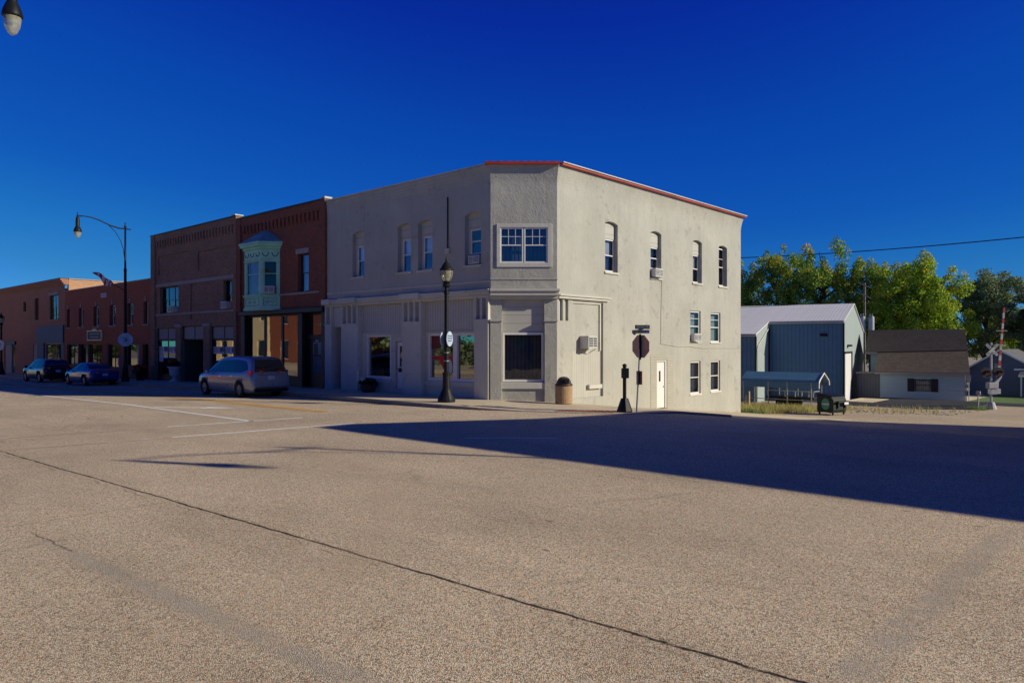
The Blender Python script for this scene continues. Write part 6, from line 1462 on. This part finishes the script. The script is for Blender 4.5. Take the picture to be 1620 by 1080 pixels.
def tree(label, x, y, h, rad, kind, seed, z0=None, n=26000, spiky=True, size=0.29, crown_lo=0.16):
    rnd = random.Random(seed)
    z0 = zr(x, y) if z0 is None else z0
    t = thing('tree', label, 'tree', (x, y, z0), 'trees behind the yards')
    tk = MB(); tips = []
    tr = 0.018 * h + 0.08
    path = [Vector((x, y, z0 - 0.2)), Vector((x + rnd.uniform(-.1, .1), y, z0 + h * 0.14)), Vector((x + rnd.uniform(-.3, .3), y + rnd.uniform(-.3, .3), z0 + h * 0.34)), Vector((x + rnd.uniform(-.6, .6), y + rnd.uniform(-.5, .5), z0 + h * 0.62)), Vector((x + rnd.uniform(-.6, .6), y, z0 + h * 0.88))]
    tk.tube(path, [tr * 1.25, tr, tr * 0.85, tr * 0.45, tr * 0.12], 8)
    nb = 12
    for i in range(nb):
        f = 0.16 + 0.60 * i / nb; k = f * 4
        j = min(3, int(max(0, (f / 0.88) * 4))); base = path[1] + (path[3] - path[1]) * min(1, (f - 0.14) / 0.48)
        an = i * 2.4 + rnd.uniform(-.4, .4); ln = rad * rnd.uniform(0.65, 0.98) * (1.1 - 0.5 * f)
        d = Vector((math.cos(an), math.sin(an), rnd.uniform(0.45, 1.0)))
        m1 = base + d * ln * 0.45; m2 = base + Vector((d.x, d.y, d.z * 1.25)) * ln
        tk.tube([base, m1, m2], [tr * 0.42, tr * 0.26, tr * 0.06], 6); tips += [m1, m2]
        for q in range(2):
            d2 = Vector((d.x + rnd.uniform(-.8, .8), d.y + rnd.uniform(-.8, .8), d.z + rnd.uniform(-.2, .5))); e = m1 + d2 * ln * 0.4; tk.tube([m1, e], [tr * 0.18, tr * 0.04], 5); tips.append(e)
    tk.build('trunk', M['bark'], t, smooth=True)
    # clumps spread through the crown's volume, ragged outline
    cl = []
    zc = z0 + h * (crown_lo + (1 - crown_lo) * 0.46); hz = h * (1 - crown_lo) * 0.5
    lobes = [(rnd.uniform(0, 6.28), rnd.uniform(0.7, 1.15)) for _ in range(7)]
    for i in range(int(84 * (rad / 4.5) ** 1.3)):
        v = Vector((rnd.gauss(0, 1), rnd.gauss(0, 1), rnd.gauss(0, 1) + 0.12)).normalized() * (0.25 + 0.75 * rnd.random() ** 0.5)
        an = math.atan2(v.y, v.x); k = 0.8 + 0.25 * math.sin(3 * an + seed) + 0.12 * math.sin(5 * an + 2 * seed + 4 * v.z)
        wz = 1.0 if v.z < 0 else (1 - 0.12 * v.z)
        c = Vector((x + v.x * rad * k * wz, y + v.y * rad * k * wz, zc + v.z * hz * (0.92 + 0.12 * math.sin(2 * an + seed))))
        cl.append((c, rnd.uniform(0.42, 1.0) * rad / 4.5, rnd.uniform(0.9, 1.5) if spiky else rnd.uniform(0.5, 0.8)))
    for p in tips: cl.append((p, rnd.uniform(0.6, 1.0), rnd.uniform(0.8, 1.3) if spiky else 0.6))
    lf = MB(); tot = sum(r_ ** 2 for _, r_, _ in cl)
    for c, r_, el in cl:
        for _ in range(int(n * r_ * r_ / tot)):
            v = Vector((rnd.gauss(0, 1), rnd.gauss(0, 1), rnd.gauss(0, 1))).normalized() * rnd.random() ** 0.45
            if spiky and v.z > 0: v = Vector((v.x * (1 - 0.6 * v.z), v.y * (1 - 0.6 * v.z), v.z))
            p = c + Vector((v.x * r_, v.y * r_, v.z * r_ * el))
            a_ = (v * 0.8 + Vector((rnd.uniform(-1, 1), rnd.uniform(-1, 1), rnd.uniform(-0.5, 1.2)))).normalized()
            b_ = a_.orthogonal().normalized(); b_ = Matrix.Rotation(rnd.uniform(0, 6.28), 3, a_) @ b_; c_ = a_.cross(b_); s = size * rnd.uniform(0.55, 1.2)
            lf.add([p - b_ * s * 0.55, p + c_ * s * 0.32, p + b_ * s * 0.55, p - c_ * s * 0.32], [[0, 1, 2, 3]])
    lf.build('crown', TREE[kind], t, recalc=False)
    return t
tree('green maple next to the white side wall, its top cut by the wall', -28.0, 76, 18.2, 5.2, 'green', 11)
tree('tall maple with orange tips, behind the left end of the workshop roof', -21.8, 77, 19.6, 5.4, 'green', 12)
tree('tallest maple with twin pointed tops over the workshop roof', -16.0, 76, 19.0, 5.4, 'green', 13)
tree('rounded maple behind the transformer pole', -10.6, 79, 16.8, 5.0, 'green', 14)
tree('broad yellow green maple over the low blue house', -4.6, 75, 15.6, 5.6, 'yellow', 15, n=38000)
tree('dark spreading oak left of the raised barrier', 1.1, 82, 14.0, 5.9, 'dark', 16, spiky=False, n=30000, size=0.26)
tree('dark oak behind the raised barrier', 7.2, 80, 13.2, 4.6, 'dark', 17, spiky=False, n=27000, size=0.26)
tree('dark oak at the end of the tree row above the navy house', 13.0, 84, 13.5, 5.0, 'dark', 18, spiky=False, n=27000, size=0.26)
tree('low green tree between the oaks, behind the navy house', 2.2, 90, 9.0, 4.6, 'yellow', 19, n=9000, size=0.36)
tree('small green tree behind the oriental end of the workshop'.replace('oriental', 'left'), -24.0, 86, 12.0, 5.0, 'dark', 20, n=9000, size=0.36)
tree('low dark tree behind the middle of the workshop', -13.5, 88, 12.5, 5.0, 'dark', 21, n=9000, size=0.36)
tree('yellowing tree far behind the low blue house', -7.6, 92, 13.0, 4.6, 'yellow', 22, n=9000, size=0.36)

# grass along the verge
def grass(name, m, pts, lo, hi, wd, seed):
    rnd = random.Random(seed); g = MB()
    for x, y, k in pts:
        for _ in range(k):
            a_ = rnd.uniform(0, 6.28); h_ = rnd.uniform(lo, hi); px, py = x + rnd.gauss(0, 0.10), y + rnd.gauss(0, 0.10); z = zr(px, py) - 0.03
            dx, dy = math.cos(a_) * wd, math.sin(a_) * wd; lx, ly = rnd.gauss(0, 0.35) * h_, rnd.gauss(0, 0.35) * h_
            g.add([(px - dx, py - dy, z), (px + dx, py + dy, z), (px + lx, py + ly, z + h_)], [[0, 1, 2]])
    o = g.build(name, m, None, recalc=False); o['kind'] = 'stuff'; o['label'] = 'dry yellow grass along the verge beside the white building' if m is M['straw'] else 'green grass at the foot of the white side wall'; o['category'] = 'grass'
rnd = random.Random(5); pts = []
for _ in range(1500):
    x, y = rnd.uniform(-6, 3.0), rnd.uniform(19.6, 27.5)
    if x > 1.2 + (y - 19.6) * 0.25: continue
    pts.append((x, y, 5))
for _ in range(420):
    x = rnd.uniform(1.5, 7.5); y = rnd.uniform(25, 32.0) + max(0, x - 3) * 0.7
    if rnd.random() < 0.36: pts.append((x, y, 3))
grass('verge_grass', M['straw'], pts, 0.12, 0.45, 0.02, 1)
pts = [(rnd.uniform(-2.0, 0.9), rnd.uniform(18.5, 20.3), 6) for _ in range(160)] + [(rnd.uniform(7.4, 8.6), rnd.uniform(36.4, 38.4), 6) for _ in range(60)] + [(rnd.uniform(0.03, 0.12), rnd.uniform(8.8, 10.5), 2) for _ in range(16)] + [(rnd.uniform(0.03, 0.10), rnd.uniform(12.0, 18.2), 1) for _ in range(26)]
grass('verge_grass', M['fresh'], pts, 0.12, 0.38, 0.02, 2)
st2 = MB(); rnd = random.Random(9)
for _ in range(260):
    x = rnd.uniform(2.0, 8.5); y = rnd.uniform(24.5, 31.5) + max(0, x - 3) * 0.75; s = rnd.uniform(0.03, 0.09)
    st2.lathe([(s * 0.7, -s * 0.4), (s, 0), (s * 0.6, s * 0.5)], (x, y, zr(x, y) + s * 0.1), 6)
o = st2.build('rubble', M['soil'], None); tag(o, 'loose stones on the gravel strip beyond the dumpster', 'stones', None, 'stuff')

# ------------------------------------------------------------------ the other sides of the junction (cast the shade, show in the shop windows)
AC = thing('corner_shop', 'brick shop across the side street with a roofline that steps down to the rear', 'building', (26, 12, 0))
prof = [(0.0, 9.0), (1.2, 9.0), (4.5, 7.55), (7.0, 7.05), (14.0, 6.9), (21.0, 5.6), (25.5, 5.35)]
b = MB(); b.poly([(19.2, 0, -3)] + [(19.2, y, z) for y, z in prof] + [(19.2, 25.5, -3)]); b.poly([(44, 0, -3)] + [(44, y, z) for y, z in prof] + [(44, 25.5, -3)])
for (ya, z_a), (yb_, z_b) in zip(prof, prof[1:]): b.quad((19.2, ya, z_a), (44, ya, z_a), (44, yb_, z_b), (19.2, yb_, z_b))
b.quad((19.2, 25.5, -3), (44, 25.5, -3), (44, 25.5, 5.35), (19.2, 25.5, 5.35))
wall(b, MAIN, 19.2, 44, -0.5, 9.0, [(22.5, 26.5, 0.6, 3.4, 0.2), (27, 33, 0.6, 3.4, 0.2), (22.8, 24.0, 5.2, 7.2, 0.2), (25, 26.2, 5.2, 7.2, 0.2), (28, 29.2, 5.2, 7.2, 0.2)])
b.build('wall', M['brick_a'], AC)
for a_, c_, z0, z1 in ((22.5, 26.5, 0.6, 3.4), (27, 33, 0.6, 3.4), (22.8, 24.0, 5.2, 7.2), (25, 26.2, 5.2, 7.2), (28, 29.2, 5.2, 7.2)): window(MAIN, AC, a_, c_, z0, z1, -0.2, M['darkwood'], M['glass'], M['dark_in'], kind='single')
NF = Fr((0, -27, 0), (-1, 0, 0), (0, 1, 0))
def opposite(label, x0, x1, h, m, trim, dep=14):
    o = thing('shop_building', label, 'building', ((x0 + x1) / 2, -27 - dep / 2, 0))
    ws = []; n = max(1, int((x1 - x0) / 3.2))
    for i in range(n):
        u = -x1 + 1.0 + i * (x1 - x0 - 1.2) / n; ws.append((u, u + 1.1, h - 3.2, h - 1.2, 0.15)); ws.append((u - 0.2, u + 1.7, 0.5, 2.9, 0.15))
    b = MB(); wall(b, NF, -x1, -x0, -2, h, ws)
    for x in (x0, x1): b.quad((x, -27, -2), (x, -27 - dep, -2), (x, -27 - dep, h), (x, -27, h))
    b.quad((x0, -27 - dep, -2), (x1, -27 - dep, -2), (x1, -27 - dep, h), (x0, -27 - dep, h)); b.quad((x0, -27, h), (x1, -27, h), (x1, -27 - dep, h), (x0, -27 - dep, h))
    b.build('wall', m, o)
    MB().fbox(NF, -x1 - 0.1, -x0 + 0.1, 0.002, 0.2, h - 0.3, h + 0.1).build('cornice', trim, o)
    for q in ws: window(NF, o, q[0], q[1], q[2], q[3], -0.15, trim, M['glass'], M['curtain_or_backing'], kind='single', fw=0.12)
opposite('sunlit beige shop across the main street', -92, -67.5, 8.5, M['beige_wall'], M['beige_wall'])
opposite('red shop with white trim across the main street', -67, -58, 8.0, M['brick_c'], M['vinyl'])
b = MB(); rnd = random.Random(3); rows = []
for i in range(15):
    rows.append([(-36 + i * 1.2, -33 + j * 1.1, gx(-36 + i) - 0.06 + 1.5 * math.exp(-((i - 7) / 3.5) ** 2 - ((j - 4) / 2.2) ** 2) * (0.8 + 0.4 * rnd.random())) for j in range(9)])
b.grid(rows); o = b.build('dirt_mound', M['dirt'], None, smooth=True); tag(o, 'heap of brown earth on the empty lot across the main street', 'earth heap')
tree('dark tree on the empty lot across the main street', -38, -38, 13, 5.5, 'dark', 31, z0=-0.4, n=5000, spiky=False, size=0.5)
tree('green tree on the empty lot across the main street', -27, -40, 12, 5.5, 'low', 32, z0=-0.3, n=5000, spiky=False, size=0.5)
tree('green tree beside the red shop across the main street', -50, -36, 12, 5.0, 'low', 33, z0=-0.5, n=5000, spiky=False, size=0.5)
b = MB(); b.box(-110, 4, -36, -21.8, -1.2, 0.10); struct(b.build('far_pavement', M['concrete']))
opposite('unseen dark building added behind the viewpoint to darken window reflections', 6, 60, 8.0, M['shingle_dark'], M['darkwood'], 16)  # unseen block added so the corner window reflects something dark
tree('unseen dark tree added beside the dark building across the main street', -2, -36, 11, 5.0, 'dark', 34, z0=-0.1, n=5000, spiky=False, size=0.5)  # unseen tree added to the dark row that the windows reflect
tree('unseen low tree added at the back of the empty lot across the main street', -14, -38, 10, 5.5, 'dark', 35, z0=-0.1, n=5000, spiky=False, size=0.5)  # another unseen tree added for a darker reflection in the shop glass
for i in range(7):  # row of bushes added to close bright gaps in the shop window reflections
    sh = thing('bush', 'unseen dark bush added behind the empty lot to fill window reflections', 'bush', (-40 + i * 6.4, -33.5, -0.3), 'added dark bushes across the main street')
    fm_ = MB(); leaves(fm_, (-40 + i * 6.4, -33.5, 1.4), 3.4, 1.3, 1.9, 900, 0.5, 60 + i); fm_.build('foliage', TREE['dark'], sh, recalc=False)
    MB().tube([(-40 + i * 6.4, -33.5, -0.4), (-40 + i * 6.4, -33.5, 1.4)], [0.12, 0.06], 6).build('stem', M['bark'], sh)
for i, (x, y, h_) in enumerate(((-112, -24, 9), (-126, -27, 11), (-143, -25, 10), (-160, -22, 11))):
    tree(['rounded tree far down the main street, nearest of four', 'second tree far down the main street', 'third tree far down the main street', 'last tree far down the main street'][i], x, y, h_, 5.5, 'low', 70 + i, z0=-2.0, n=3500, spiky=False, size=0.6)
tree('dark tree in front of the red shop across the main street', -47, -30.5, 9, 4.5, 'dark', 81, z0=-0.5, n=5000, spiky=False, size=0.5)
